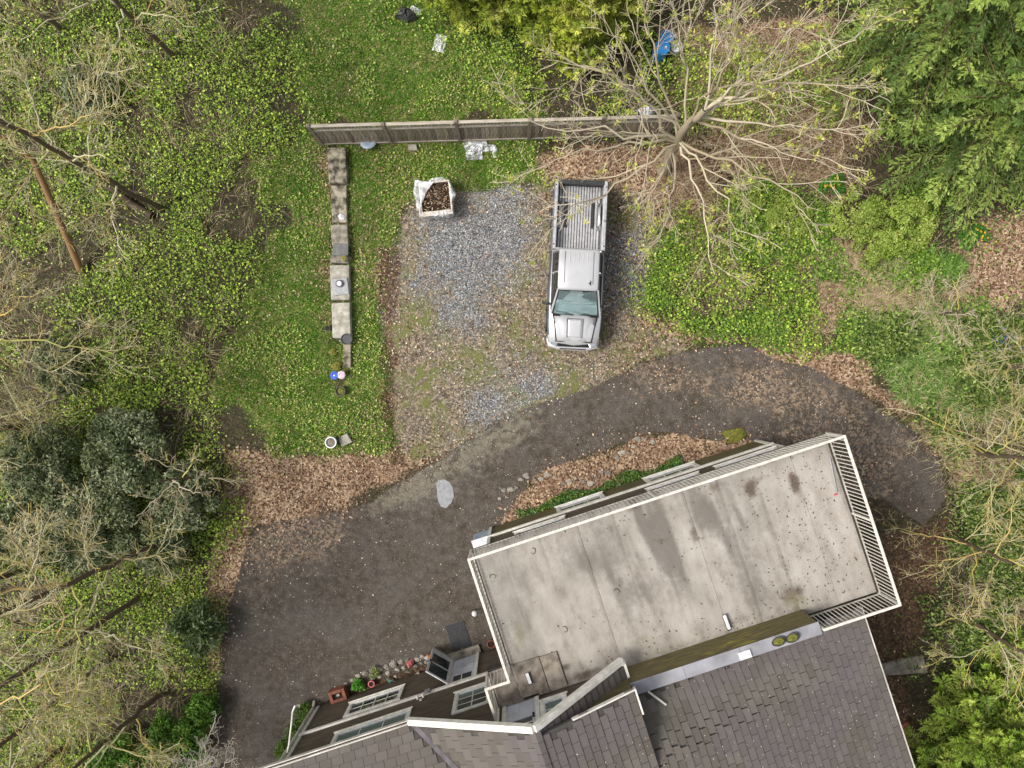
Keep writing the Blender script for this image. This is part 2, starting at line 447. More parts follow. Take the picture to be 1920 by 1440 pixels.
LITTER = [PW([(440, 850), (520, 848), (640, 856), (730, 815), (800, 850), (740, 905), (640, 962), (560, 972), (480, 990), (440, 1040), (405, 1040), (430, 900)]),
          PW([(395, 1000), (480, 985), (452, 1080), (440, 1180), (412, 1300), (405, 1400), (395, 1500), (360, 1500), (385, 1200)]),
          PW([(1150, 690), (1190, 570), (1250, 600), (1400, 625), (1500, 645), (1600, 640), (1640, 700), (1700, 750), (1790, 815), (1830, 900), (1800, 900), (1730, 812), (1650, 767), (1590, 724), (1520, 690), (1440, 668), (1385, 643), (1290, 657), (1200, 684)]),
          PW([(1110, 275), (1330, 262), (1330, 430), (1230, 560), (1140, 600), (1130, 420), (1010, 420), (1020, 300)]),
          PW([(588, 300), (616, 296), (618, 640), (596, 620), (592, 470)]), PW([(658, 430), (722, 420), (724, 560), (700, 600), (664, 540)]), PW([(640, 770), (728, 740), (730, 830), (650, 830)]), PW([(700, 300), (745, 330), (740, 400), (700, 420)]), PW([(1250, 60), (1560, 40), (1620, 250), (1560, 360), (1330, 300), (1300, 180)]), PW([(1780, 430), (1990, 400), (1990, 560), (1830, 600), (1780, 560)]), PW([(1490, 540), (1640, 470), (1700, 500), (1660, 620), (1520, 620)]), BED]
IVY = [PW([(-200, -120), (530, -120), (535, 90), (545, 200), (560, 255), (500, 330), (470, 470), (420, 600), (430, 720), (395, 800), (420, 960), (400, 1010), (385, 1110), (390, 1300), (370, 1560), (-200, 1560)]),
       PW([(690, 40), (800, -40), (1000, -40), (1100, 100), (1240, 120), (1590, 140), (1570, 225), (1250, 228), (1000, 228), (930, 190), (880, 110), (760, 100)]),
       PW([(1225, 500), (1290, 420), (1430, 370), (1560, 420), (1760, 370), (1880, 410), (1850, 480), (1760, 500), (1690, 520), (1640, 480), (1520, 560), (1620, 630), (1500, 655), (1390, 605), (1290, 605), (1215, 560)]),
       PW([(1640, 620), (1990, 560), (1990, 1560), (1790, 1300), (1700, 1240), (1760, 1160), (1800, 1000), (1830, 880), (1740, 790)])]
SOIL = [PW([(712, 470), (745, 470), (740, 600), (736, 780), (760, 870), (735, 870), (718, 780)]), PW([(1640, 1020), (1790, 960), (1740, 1160), (1700, 1260), (1760, 1560), (1600, 1560), (1560, 1100)]), GBED]
PALE = PW([(700, 955), (760, 900), (850, 840), (900, 808), (980, 772), (1010, 785), (960, 830), (880, 880), (800, 935)])
CLEAN = [PW([(770, 400), (850, 375), (960, 380), (985, 440), (900, 560), (850, 580), (790, 520)]), PW([(1150, 430), (1225, 400), (1215, 560), (1150, 540)]), PW([(900, 710), (1000, 690), (1010, 740), (900, 790)])]
LEAFY = [PW([(1180, 650), (1300, 690), (1440, 700), (1600, 740), (1720, 830), (1620, 930), (1450, 850), (1500, 780), (1330, 760), (1200, 720)]), PW([(455, 990), (560, 975), (640, 965), (600, 1030), (480, 1100)])]

def many(polys, x, y):
    d = np.full(x.shape, -1e9)
    for p in polys: d = np.maximum(d, sdf(p, x, y))
    return d

GX0, GX1, GY0, GY1, GS = -19.5, 19.5, -15.0, 15.0, 0.125
gx = np.arange(GX0, GX1 + GS / 2, GS); gy = np.arange(GY0, GY1 + GS / 2, GS)
XX, YY = np.meshgrid(gx, gy)
wob = lambda s, k, f=.5: (vnoise(XX * f, YY * f, s, 4) - .5) * k
Z = {}
Z['asph'] = np.minimum(sdf(ASPH, XX, YY) + wob(3, .25, 1.2), -many([GBED], XX, YY) + .1)
Z['asph'] = np.minimum(Z['asph'], -sdf(BED, XX, YY) + wob(4, .5, 1.0) + .1)
Z['gravel'] = np.minimum(sdf(GRAVEL, XX, YY) + wob(5, .7, .9), -Z['asph'] + .05)
Z['lawn'] = many(LAWN, XX, YY) + wob(6, 2.3, .9)
Z['litter'] = many(LITTER, XX, YY) + wob(7, 1.2, .8)
Z['ivy'] = many(IVY, XX, YY) + .35 + wob(8, 1.8, .5)
Z['soil'] = many(SOIL, XX, YY) + wob(9, .5, 1.1)
Z['pale'] = sdf(PALE, XX, YY) + wob(10, .6, 1.0)
Z['clean'] = many(CLEAN, XX, YY) + wob(12, 3.0, .9)
Z['leafy'] = many(LEAFY, XX, YY) + wob(13, 2.0, .6)
def zat(k, x, y):
    i = np.clip(((x - GX0) / GS).astype(int), 0, len(gx) - 1); j = np.clip(((y - GY0) / GS).astype(int), 0, len(gy) - 1)
    return Z[k][j, i]
def to01(d, r=.6): return np.clip(.5 + d / (2 * r), 0, 1)
zoneA = np.stack([to01(Z['asph'], .3), to01(Z['gravel']), to01(Z['lawn']), to01(Z['litter'])], -1)
zoneB = np.stack([to01(Z['clean'], 1.8), to01(Z['soil'], .3), to01(Z['pale'], 1.0), to01(Z['leafy'], 1.2)], -1)

# ground material: real albedos of soil, grass, fallen leaves, stone chips and asphalt, chosen by the zone attributes
m, nt, b = new_mat('yard_ground'); M['ground'] = m
geo = nt.nodes.new('ShaderNodeNewGeometry'); P = geo.outputs['Position']
def sepattr(nm):
    a = nt.nodes.new('ShaderNodeAttribute'); a.attribute_name = nm
    s = nt.nodes.new('ShaderNodeSeparateColor'); lk(nt, a.outputs['Color'], s.inputs[0])
    return s.outputs[0], s.outputs[1], s.outputs[2], a.outputs['Alpha']
zr, zg, zb, za = sepattr('zone'); yr, yg, yb, ya = sepattr('zone2')
nA, nB, nC = noise(nt, P, .8, 5), noise(nt, P, 4.0, 5), noise(nt, P, 14, 4, .7)
def vor(scale, feature='F1'):
    v = nt.nodes.new('ShaderNodeTexVoronoi'); v.inputs['Scale'].default_value = scale; v.feature = feature; lk(nt, P, v.inputs['Vector']); return v
v1, v2 = vor(17), vor(28)
s1 = nt.nodes.new('ShaderNodeSeparateColor'); lk(nt, v1.outputs['Color'], s1.inputs[0]); R1, R1b = s1.outputs[0], s1.outputs[1]
s2 = nt.nodes.new('ShaderNodeSeparateColor'); lk(nt, v2.outputs['Color'], s2.inputs[0]); R2, R2b = s2.outputs[0], s2.outputs[1]
def thr(mask, k, w=.05, n=None):
    n = n if n is not None else nC
    return sstep(nt, mth(nt, 'ADD', mask, mth(nt, 'MULTIPLY_ADD', n, k, -k / 2)), .5 - w, .5 + w)
wood = mixc(nt, nB, ramp(nt, R1, [(0, (.018, .014, .009)), (.6, (.05, .035, .02)), (1, (.13, .09, .055))]), (.035, .035, .014))
lawnc = ramp(nt, nB, [(.3, (.055, .11, .014)), (.48, (.11, .17, .022)), (.64, (.22, .20, .06))])
lawnc = mixc(nt, mth(nt, 'MULTIPLY', sstep(nt, nA, .48, .66), .75), lawnc, (.19, .15, .07))
lawnc = mixc(nt, mth(nt, 'MULTIPLY', sstep(nt, R2, .86, .9), .8), lawnc, (.34, .30, .14))
litc = ramp(nt, R1, [(0, (.045, .026, .014)), (.3, (.17, .10, .055)), (.65, (.36, .245, .15)), (1, (.54, .41, .28))])
litc = mixc(nt, mth(nt, 'MULTIPLY', sstep(nt, nA, .4, .7), .65), litc, (.12, .065, .04))
gravc = ramp(nt, R2, [(0, (.04, .04, .04)), (.45, (.12, .12, .122)), (.8, (.22, .22, .225)), (1, (.42, .42, .41))])
mud = ramp(nt, R1, [(0, (.06, .045, .03)), (.5, (.15, .115, .075)), (1, (.34, .27, .18))])
mudm = mixc(nt, sstep(nt, nA, .42, .62), mud, mixc(nt, sstep(nt, nB, .38, .55), mud, (.125, .135, .025)))
gravc = mixc(nt, mth(nt, 'MULTIPLY', mth(nt, 'SUBTRACT', 1.0, sstep(nt, mth(nt, 'ADD', yr, mth(nt, 'MULTIPLY_ADD', nB, 1.2, -.6)), .35, .75)), .9), gravc, mudm)
asph = ramp(nt, nB, [(.25, (.038, .029, .021)), (.5, (.070, .056, .043)), (.78, (.118, .099, .081))])
asph = mixc(nt, mth(nt, 'MULTIPLY', mth(nt, 'MULTIPLY', sstep(nt, nA, .42, .62), sstep(nt, nC, .3, .6)), .55), asph, (.105, .095, .085))
asph = mixc(nt, mth(nt, 'MULTIPLY', sstep(nt, R2, .8, .95), .35), asph, (.20, .18, .155))
asph = mixc(nt, mth(nt, 'MULTIPLY', thr(yb, .9, .2, nB), .5), asph, mixc(nt, nC, (.19, .17, .125), (.33, .295, .22)))
lf = mth(nt, 'MULTIPLY', thr(ya, 1.0, .25, nB), sstep(nt, R1, .45, .6))
asph = mixc(nt, mth(nt, 'MULTIPLY', lf, .45), asph, litc)
# cracks run through the worn pale edge of the asphalt
cr = vor(2.2, 'DISTANCE_TO_EDGE'); wv_ = nt.nodes.new('ShaderNodeVectorMath'); wv_.operation = 'MULTIPLY_ADD'; nz = nt.nodes.new('ShaderNodeTexNoise'); nz.inputs['Scale'].default_value = 3.0; lk(nt, P, nz.inputs['Vector']); lk(nt, nz.outputs['Color'], wv_.inputs[0]); wv_.inputs[1].default_value = (.6, .6, .6); lk(nt, P, wv_.inputs[2]); lk(nt, wv_.outputs[0], cr.inputs['Vector']); crk = mth(nt, 'SUBTRACT', 1.0, sstep(nt, cr.outputs['Distance'], .01, .035))
asph = mixc(nt, mth(nt, 'MULTIPLY', crk, mth(nt, 'MULTIPLY', thr(yb, .5, .2, nB), .8)), asph, (.03, .024, .018))
c = mixc(nt, thr(za, .8, .10), wood, litc)
c = mixc(nt, thr(zb, .9, .14), c, lawnc)
c = mixc(nt, thr(zg, .7, .10), c, gravc)
soilc = ramp(nt, R1, [(0, (.03, .018, .011)), (.7, (.095, .052, .027)), (1, (.17, .105, .06))])
c = mixc(nt, mth(nt, 'MULTIPLY', thr(yg, .6, .12), .85), c, soilc)
c = mixc(nt, thr(zr, .35, .06), c, asph)
lk(nt, c, b.inputs['Base Color']); b.inputs['Roughness'].default_value = .88; b.inputs['Specular IOR Level'].default_value = .3
bump(nt, b, mth(nt, 'ADD', mth(nt, 'MULTIPLY', v2.outputs['Distance'], 1.0), nC), .5, .03)

def ground_piece(name, sel):
    ny, nx = XX.shape
    idx = np.arange(ny * nx).reshape(ny, nx)
    q = np.stack([idx[:-1, :-1], idx[:-1, 1:], idx[1:, 1:], idx[1:, :-1]], -1)[sel]
    used, inv = np.unique(q.ravel(), return_inverse=True)
    v = np.stack([XX.ravel()[used], YY.ravel()[used], np.zeros(len(used))], -1)
    me = np_mesh(name, v, inv.reshape(-1, 4), M['ground'])
    for nm, zz in (('zone', zoneA), ('zone2', zoneB)):
        a = me.color_attributes.new(nm, 'FLOAT_COLOR', 'POINT')
        a.data.foreach_set('color', np.ascontiguousarray(zz.reshape(-1, 4)[used], np.float32).ravel())
    return tag(link(name, me), kind='structure')
cen = lambda k: (Z[k][:-1, :-1] + Z[k][1:, 1:]) / 2
isA = cen('asph') > 0
isG = (cen('gravel') > 0) & ~isA
isL = (cen('lawn') > 0) & ~isA & ~isG
ground_piece('driveway', isA)
ground_piece('gravel_pad', isG)
ground_piece('lawn', isL)
ground_piece('woodland_floor', ~(isA | isG | isL))
mb = MB(); E = 400
mb.quad((-E, GY1, 0), (E, GY1, 0), (E, E, 0), (-E, E, 0)); mb.quad((-E, -E, 0), (E, -E, 0), (E, GY0, 0), (-E, GY0, 0))
mb.quad((-E, GY0, 0), (GX0, GY0, 0), (GX0, GY1, 0), (-E, GY1, 0)); mb.quad((GX1, GY0, 0), (E, GY0, 0), (E, GY1, 0), (GX1, GY1, 0))
M['far_ground'] = simple('far_ground', (.03, .035, .012), (.09, .10, .03), .8, .9)
tag(mb.build('ground', M['far_ground']), kind='structure')

# puddle on the asphalt, shallow sheet of water
mb = MB()
pp = [(818, 908), (822, 900), (833, 899), (843, 904), (849, 915), (851, 930), (846, 943), (836, 953), (827, 950), (821, 938)]
mb.prism([W(*p)[:2] for p in pp][::-1], .001, .006)
tag(mb.build('puddle', M['water']), kind='structure')

# ------------------------------------------------------------------ things nobody could count: grass, creeper, fallen leaves, stone chips
def scatter_points(n, dens, x0=-19.5, x1=19.5, y0=-14.5, y1=14.5):
    x = RNG.uniform(x0, x1, n); y = RNG.uniform(y0, y1, n)
    d = dens(x, y)
    k = RNG.random(n) < d
    return x[k], y[k]
def rdir(n): 
    a = RNG.uniform(0, 2 * np.pi, n); return np.stack([np.cos(a), np.sin(a), np.zeros(n)], -1)
def pal(n, cols, jit=.18):
    c = np.array(cols)[RNG.integers(0, len(cols), n)]
    return c * (1 + RNG.normal(0, jit, (n, 1))).clip(.4, 1.7)
sg = lambda d, w: 1 / (1 + np.exp(-d / w))
HOUSE_UV = lambda x, y: (.95 * x + .3122 * y, -.3122 * x + .95 * y)
def indoors(x, y):
    u, v = HOUSE_UV(x, y)
    return ((u > -2.3) & (u < 7.3) & (v < -4.3)) | ((u > -9.7) & (u < 7) & (v < -8.2))

def leaves_on_ground(name, n, dens, cols, L0, L1, z0, z1, tilt, mat, ratio=.62, jit=.2, area=None):
    x, y = scatter_points(n, dens, *(area or (-19.5, 19.5, -14.5, 14.5)))
    k = ~indoors(x, y); x, y = x[k], y[k]; n = len(x)
    d = rdir(n); d[:, 2] = RNG.normal(0, tilt, n)
    nn = np.stack([RNG.normal(0, tilt, n), RNG.normal(0, tilt, n), np.ones(n)], -1)
    L = L0 * .8 + (L1 * 1.35 - L0 * .8) * RNG.random(n) ** 2.0
    z = RNG.uniform(z0, z1, n) + np.abs(d[:, 2]) * L * .5
    v, f, c = leaf_quads(np.stack([x, y, z], -1), d, nn, L, L * ratio, pal(n, cols, jit))
    v[:, 2] = np.maximum(v[:, 2], .006)
    return tag(link(name, np_mesh(name, v, f, mat, c)), kind='stuff')

noA = lambda x, y: (zat('asph', x, y) < .05)
lawn_d = lambda x, y: sg(zat('lawn', x, y), .12) * noA(x, y) * (zat('gravel', x, y) < .15) * (.35 + .9 * vnoise(x * .9, y * .9, 21, 3))
def grass():
    x, y = scatter_points(420000, lawn_d, -10, 2.5, -3.6, 14.5); n = len(x)
    h = RNG.uniform(.03, .09, n) * (.6 + .9 * vnoise(x * 1.1, y * 1.1, 31)); w = RNG.uniform(.008, .018, n)
    a = RNG.uniform(0, 6.283, n); lean = RNG.uniform(.3, 1.3, n)[:, None] * h[:, None] * rdir(n)
    base = np.stack([x, y, np.zeros(n)], -1); s = np.stack([np.cos(a), np.sin(a), np.zeros(n)], -1) * w[:, None]
    tip = base + lean; tip[:, 2] = h
    v = np.stack([base - s, base + s, tip], 1).reshape(-1, 3)
    t = vnoise(x * .8, y * .8, 41, 3)[:, None]
    c = pal(n, [(.095, .25, .02), (.13, .31, .03), (.065, .18, .018), (.23, .33, .05)]) * (.75 + .5 * t)
    dry = RNG.random(n) < .10; c[dry] = pal(dry.sum(), [(.42, .36, .16), (.48, .42, .22)])
    tag(link('grass', np_mesh('grass', v, np.arange(n * 3).reshape(-1, 3), M['leaf'], np.repeat(c, 3, axis=0).clip(0, 1))), kind='stuff')
grass()

gap = lambda x, y, s, lo=.36, hi=.5, f=.45: np.clip((vnoise(x * f, y * f, s, 4) - lo) / (hi - lo), 0, 1)
ivy_c = [(.20, .29, .035), (.27, .36, .055), (.13, .23, .028), (.34, .41, .09), (.06, .12, .018), (.22, .30, .05)]
leaves_on_ground('creeper_leaves', 640000, lambda x, y: sg(zat('ivy', x, y), .2) * (1 - .8 * sg(zat('lawn', x, y) - .3, .2)) * noA(x, y) * (.06 + .94 * gap(x, y, 51, .34, .46, .55)) * (.5 + .5 * gap(x, y, 54, .35, .5, 1.6)) * (x < 11), G(ivy_c), .04, .082, .02, .34, .6, M['leaf'], .8, .38, (-19.5, 11, -14.5, 14.5))
leaves_on_ground('clover_leaves', 220000, lambda x, y: sg(zat('ivy', x, y), .2) * noA(x, y) * (.05 + .95 * gap(x, y, 52, .47, .58, .6) * (.45 + .55 * gap(x, y, 55, .35, .5, 1.7))) * (y > 1.0), [(.14, .27, .022), (.20, .34, .035), (.28, .38, .06), (.05, .11, .012), (.10, .20, .02)], .04, .085, .02, .24, .5, M['leaf'], .85, .35, (4.5, 17.5, 1, 8))
leaves_on_ground('evergreen_creeper', 240000, lambda x, y: sg(zat('ivy', x, y), .2) * noA(x, y) * (.05 + .95 * gap(x, y, 53, .42, .52, .7)) * (y < 2.4), [(.07, .125, .02), (.12, .19, .03), (.18, .25, .05), (.26, .31, .10), (.03, .06, .012)], .06, .13, .03, .40, .5, M['gloss_leaf'], .5, .3, (11.5, 19.5, -14.5, 2.4))
weed_d = lambda x, y: lawn_d(x, y) * gap(x, y, 61, .46, .62, .8)
leaves_on_ground('lawn_weeds', 120000, weed_d, G([(.15, .25, .03), (.22, .31, .06), (.10, .19, .03), (.38, .38, .14)]), .03, .07, .03, .09, .4, M['leaf'], .7, .25, (-10, 2.5, -3.6, 14.5))
lit_c = [(.33, .215, .145), (.43, .30, .21), (.22, .13, .08), (.53, .40, .29), (.10, .055, .03), (.36, .22, .13), (.06, .035, .02)]
leaves_on_ground('fallen_leaves', 420000, lambda x, y: sg(zat('litter', x, y), .18) * (.25 + .75 * gap(x, y, 71, .3, .5, .9)) * (1 - .96 * sg(zat('asph', x, y) - .25, .22)), lit_c, .032, .078, .004, .05, .28, M['dry_leaf'], .6, .25)
leaves_on_ground('scattered_leaves', 200000, lambda x, y: .05 * (zat('asph', x, y) < .3) + .6 * lawn_d(x, y) * (.12 + .88 * gap(x, y, 81, .42, .6, .6)) + .62 * sg(zat('gravel', x, y), .2) * (1 - .7 * sg(zat('clean', x, y), .4)) * gap(x, y, 82, .3, .6, .7) + .5 * sg(zat('leafy', x, y), .4) * sg(zat('asph', x, y), .1) * gap(x, y, 83, .4, .6, 1.1), lit_c + [(.52, .45, .30), (.6, .53, .36)], .03, .075, .004, .03, .2, M['dry_leaf'], .6, .25)
leaves_on_ground('pale_petals', 4500, lambda x, y: sg(zat('asph', x, y), .1) * (.25 + .6 * vnoise(x * .8, y * .8, 91)), [(.62, .55, .42), (.72, .68, .58), (.5, .42, .28), (.45, .40, .3)], .018, .042, .003, .012, .15, M['dry_leaf'], .8, .15, (-11, 16, -14, 2.5))

def chips(name, n, dens, cols, s0, s1, area):
    x, y = scatter_points(n, dens, *area); n = len(x)
    a = RNG.uniform(0, 6.283, n); s = RNG.uniform(s0, s1, n); r = RNG.uniform(.5, 1, n)
    ca, sa = np.cos(a), np.sin(a)
    def P(dx, dy, dz): return np.stack([x + (ca * dx - sa * dy * r) * s, y + (sa * dx + ca * dy * r) * s, s * dz], -1)
    v = np.stack([P(-.5, -.4, -.05), P(.5, -.5, -.05), P(.45, .5, -.05), P(-.5, .45, -.05), P(RNG.uniform(-.2, .2, n), RNG.uniform(-.2, .2, n), RNG.uniform(.3, .6, n))], 1).reshape(-1, 3)
    b0 = (np.arange(n) * 5)[:, None]
    f = np.concatenate([b0 + np.array([[0, 1, 4]]), b0 + np.array([[1, 2, 4]]), b0 + np.array([[2, 3, 4]]), b0 + np.array([[3, 0, 4]])])
    c = np.repeat(pal(n, cols, .25), 5, axis=0).clip(0, 1)
    return tag(link(name, np_mesh(name, v, f, M['stone_chip'], c)), kind='stuff')
chips('gravel', 170000, lambda x, y: sg(zat('gravel', x, y), .12) * (.04 + .86 * sg(zat('clean', x, y), .6)) * (.35 + .65 * gap(x, y, 99, .3, .55, 1.3)), [(.22, .22, .222), (.12, .12, .122), (.32, .32, .318), (.06, .06, .06), (.52, .52, .50), (.19, .195, .20)], .016, .048, (-5, 6, -3.2, 7.2))
chips('loose_grit', 60000, lambda x, y: sg(zat('asph', x, y), .1) * (.03 + .4 * sg(zat('pale', x, y), .3) + .25 * gap(x, y, 95, .5, .7, .5)), [(.20, .18, .15), (.32, .29, .24), (.12, .105, .085), (.42, .38, .32)], .014, .034, (-11, 16, -14, 2.5))

# dark strappy grass, dry pale grass, dead brush
def blades(name, centres, per, L0, L1, wd, cols, rad, mat, lift=.5):
    cx = np.repeat(np.array([c[0] for c in centres]), per); cy = np.repeat(np.array([c[1] for c in centres]), per); n = len(cx)
    o = rdir(n); r = np.abs(RNG.normal(0, rad, n)); x, y = cx + o[:, 0] * r, cy + o[:, 1] * r
    d = nrm(o + .7 * rdir(n)); L = RNG.uniform(L0, L1, n); s = np.cross(d, [0, 0, 1.0]) * wd / 2
    base = np.stack([x, y, np.zeros(n)], -1)
    mid = base + d * (L * .45)[:, None]; mid[:, 2] = L * lift
    tip = base + d * L[:, None]; tip[:, 2] = L * lift * RNG.uniform(.2, 1.0, n)
    v = np.stack([base - s * .6, base + s * .6, mid + s, mid - s, tip], 1).reshape(-1, 3)
    b0 = (np.arange(n) * 5)[:, None]
    f = np.concatenate([b0 + np.array([[0, 1, 2, 3]]), b0 + np.array([[3, 2, 4, 4]])])
    f3 = np.concatenate([b0 + np.array([[0, 1, 2]]), b0 + np.array([[0, 2, 3]]), b0 + np.array([[3, 2, 4]])])
    c = np.repeat(pal(n, cols, .2), 5, axis=0).clip(0, 1)
    return tag(link(name, np_mesh(name, v, f3, mat, c)), kind='stuff')
def in_poly(poly, n, seed=1):
    r = np.random.default_rng(seed); p = np.array(PW(poly)); lo, hi = p.min(0), p.max(0)
    q = r.uniform(lo, hi, (n * 6, 2)); k = sdf([tuple(a) for a in p], q[:, 0], q[:, 1]) > 0
    return [tuple(a) for a in q[k][:n]]
blades('strappy_grass', in_poly([(1620, 610), (1680, 580), (1790, 590), (1870, 640), (1850, 790), (1760, 760), (1700, 740), (1650, 690)], 150, 3), 70, .3, .6, .022, [(.07, .15, .022), (.10, .20, .032), (.15, .26, .05), (.24, .32, .10)], .16, M['gloss_leaf'], .4)
blades('strappy_grass', in_poly([(1620, 480), (1700, 470), (1800, 490), (1790, 540), (1700, 540), (1640, 520)], 50, 4), 70, .2, .45, .02, [(.07, .15, .022), (.11, .21, .035), (.17, .27, .05)], .14, M['gloss_leaf'], .35)
blades('dry_grass', in_poly([(1560, 480), (1640, 470), (1720, 560), (1860, 600), (1700, 640), (1620, 600)], 46, 5), 90, .3, .8, .010, [(.42, .33, .19), (.52, .43, .27), (.30, .22, .12)], .2, M['dry_leaf'], .3)
blades('dead_brush', in_poly([(-60, -60), (520, -60), (500, 300), (420, 600), (400, 1000), (380, 1440), (-60, 1500)], 150, 6), 40, .25, .9, .011, [(.34, .26, .16), (.44, .36, .23), (.22, .15, .09), (.42, .38, .2)], .35, M['dry_leaf'], .4)
blades('dead_brush', in_poly([(1300, 60), (1520, 60), (1640, 240), (1600, 380), (1500, 500), (1250, 520), (1260, 300)], 130, 7), 60, .2, .7, .010, [(.36, .26, .16), (.46, .37, .24), (.20, .12, .07)], .3, M['dry_leaf'], .3)

blades('dead_brush', in_poly([(1240, 420), (1480, 330), (1720, 400), (1760, 480), (1640, 640), (1480, 640), (1260, 590)], 95, 17), 60, .15, .55, .011, [(.40, .29, .19), (.50, .38, .26), (.26, .16, .10), (.44, .36, .2)], .3, M['dry_leaf'], .35)
blades('dead_brush', in_poly([(1650, 620), (1960, 560), (1960, 1250), (1800, 1250), (1780, 900), (1720, 780)], 130, 18), 60, .2, .7, .011, [(.42, .33, .20), (.52, .43, .27), (.28, .19, .11), (.46, .42, .2)], .35, M['dry_leaf'], .45)
# ------------------------------------------------------------------ the house; house axes: u along the front, v towards the front, z up
HA = math.atan2(.3122, .95)
HU0, HV0 = -1.0, -9.0
OFF = (HU0, HV0, 0)
def uv(u, v, z=0.0): return Vector((.95 * u - .3122 * v, .3122 * u + .95 * v, z))
def px_uv(px, py, z):
    x, y, _ = W(px, py, z); return (.95 * x + .3122 * y, -.3122 * x + .95 * y)
house = empty('house', 'brown sided house with grey shingle roof and a flat railed roof deck', 'house', uv(HU0, HV0), HA)
def hb(mb, name, mats, bevel=0, smooth=False, parent=house): return mb.build(name, mats, parent, OFF, smooth, bevel=bevel)
DZ = 4.75     # deck surface
WV = -8.28    # plane of the main front wall

def lap(mb, u0, u1, v, z0, z1, lim=None, course=.2, mi=0):
    z = z0
    while z < z1 - .01:
        t = min(z + course, z1); a, b_ = u0, u1
        if lim: a, b_ = max(u0, lim(t)[0]), min(u1, lim(t)[1])
        if b_ - a > .05:
            mb.add([(a, v - .03, z), (b_, v - .03, z), (b_, v + .022, z), (a, v + .022, z), (a, v - .03, t), (b_, v - .03, t), (b_, v + .004, t), (a, v + .004, t)],
                   [(0, 1, 2, 3), (7, 6, 5, 4), (0, 4, 5, 1), (3, 2, 6, 7), (0, 3, 7, 4), (1, 5, 6, 2)], mi)
        z = t
    return mb
def lapv(mb, v0, v1, u, z0, z1, sgn, course=.2):
    z = z0
    while z < z1 - .01:
        t = min(z + course, z1)
        mb.add([(u - sgn * .03, v0, z), (u - sgn * .03, v1, z), (u + sgn * .022, v1, z), (u + sgn * .022, v0, z), (u - sgn * .03, v0, t), (u - sgn * .03, v1, t), (u + sgn * .004, v1, t), (u + sgn * .004, v0, t)],
               [(0, 1, 2, 3), (7, 6, 5, 4), (0, 4, 5, 1), (3, 2, 6, 7), (0, 3, 7, 4), (1, 5, 6, 2)])
        z = t
    return mb

# cores and siding
mb = MB(); mb.bx(-9.50, 6.45, -14.4, WV - .03, 0, 4.72)
hb(mb, 'wall', M['dark_trim'])
mb = MB(); mb.bx(-2.12, 7.12, WV - .02, -4.44, 0, 4.4)
hb(mb, 'wall', M['dark_trim'])
mb = lap(MB(), -9.53, -2.14, WV, .12, 2.0); lap(mb, -9.53, -5.5, WV, 2.15, 4.9); lap(mb, -5.5, -2.14, WV, 2.15, 4.65)
lapv(mb, -14.4, WV, -9.53, .12, 4.8, -1)
tag(hb(mb, 'siding', M['siding']))
mb = lap(MB(), -2.16, 7.16, -4.40, .10, 1.5); hb(mb, 'siding', M['green_siding'])
mb = lap(MB(), -2.16, 7.16, -4.40, 1.62, 4.42); lapv(mb, WV, -4.4, -2.15, .1, 4.42, -1); lapv(mb, WV, -4.4, 7.15, .1, 4.42, 1)
hb(mb, 'siding', M['siding'])
rk = lambda z: (-2.02 - (7.36 - z) / .77, -2.02 + (7.36 - z) / .84 if z > 5.3 else .46)
mb = lap(MB(), -5.3, .46, WV + .002, 4.6, 7.3, rk); hb(mb, 'siding', M['siding'])
mb = MB(); mb.add([(-5.3, WV - .03, 4.5), (.42, WV - .03, 4.5), (.42, WV - .03, 5.2), (-2.02, WV - .03, 7.25), (-5.3, WV - .25, 4.5), (.42, WV - .25, 4.5), (.42, WV - .25, 5.2), (-2.02, WV - .25, 7.25)],
                  [(0, 1, 2, 3), (7, 6, 5, 4), (0, 3, 7, 4), (1, 5, 6, 2), (2, 6, 7, 3), (0, 4, 5, 1)]); hb(mb, 'gable_wall', M['dark_trim'])
# belly bands and corner boards
for (u0, u1, v, z) in ((-9.62, -2.2, WV + .03, 2.0), (-2.25, 7.25, -4.36, 1.49)):
    mb = MB(); mb.bx(u0, u1, v - .03, v + .045, z, z + .14); hb(mb, 'belly_band', M['white_paint'], .008)
mb = MB(); mb.bx(-9.62, -9.50, WV - .02, WV + .05, .15, 4.55); hb(mb, 'corner_board', M['white_paint'])
for u in (-2.24, 7.14):
    mb = MB(); mb.bx(u, u + .1, -4.42, -4.34, .1, 4.43); hb(mb, 'corner_board', M['white_paint'])
mb = MB(); mb.bx(.42, .50, WV, WV + .06, DZ, 5.45); hb(mb, 'corner_board', M['white_paint'])
mb = MB(); mb.bx(-9.6, 7.2, -4.37, -4.35, 0, .1)  if False else None

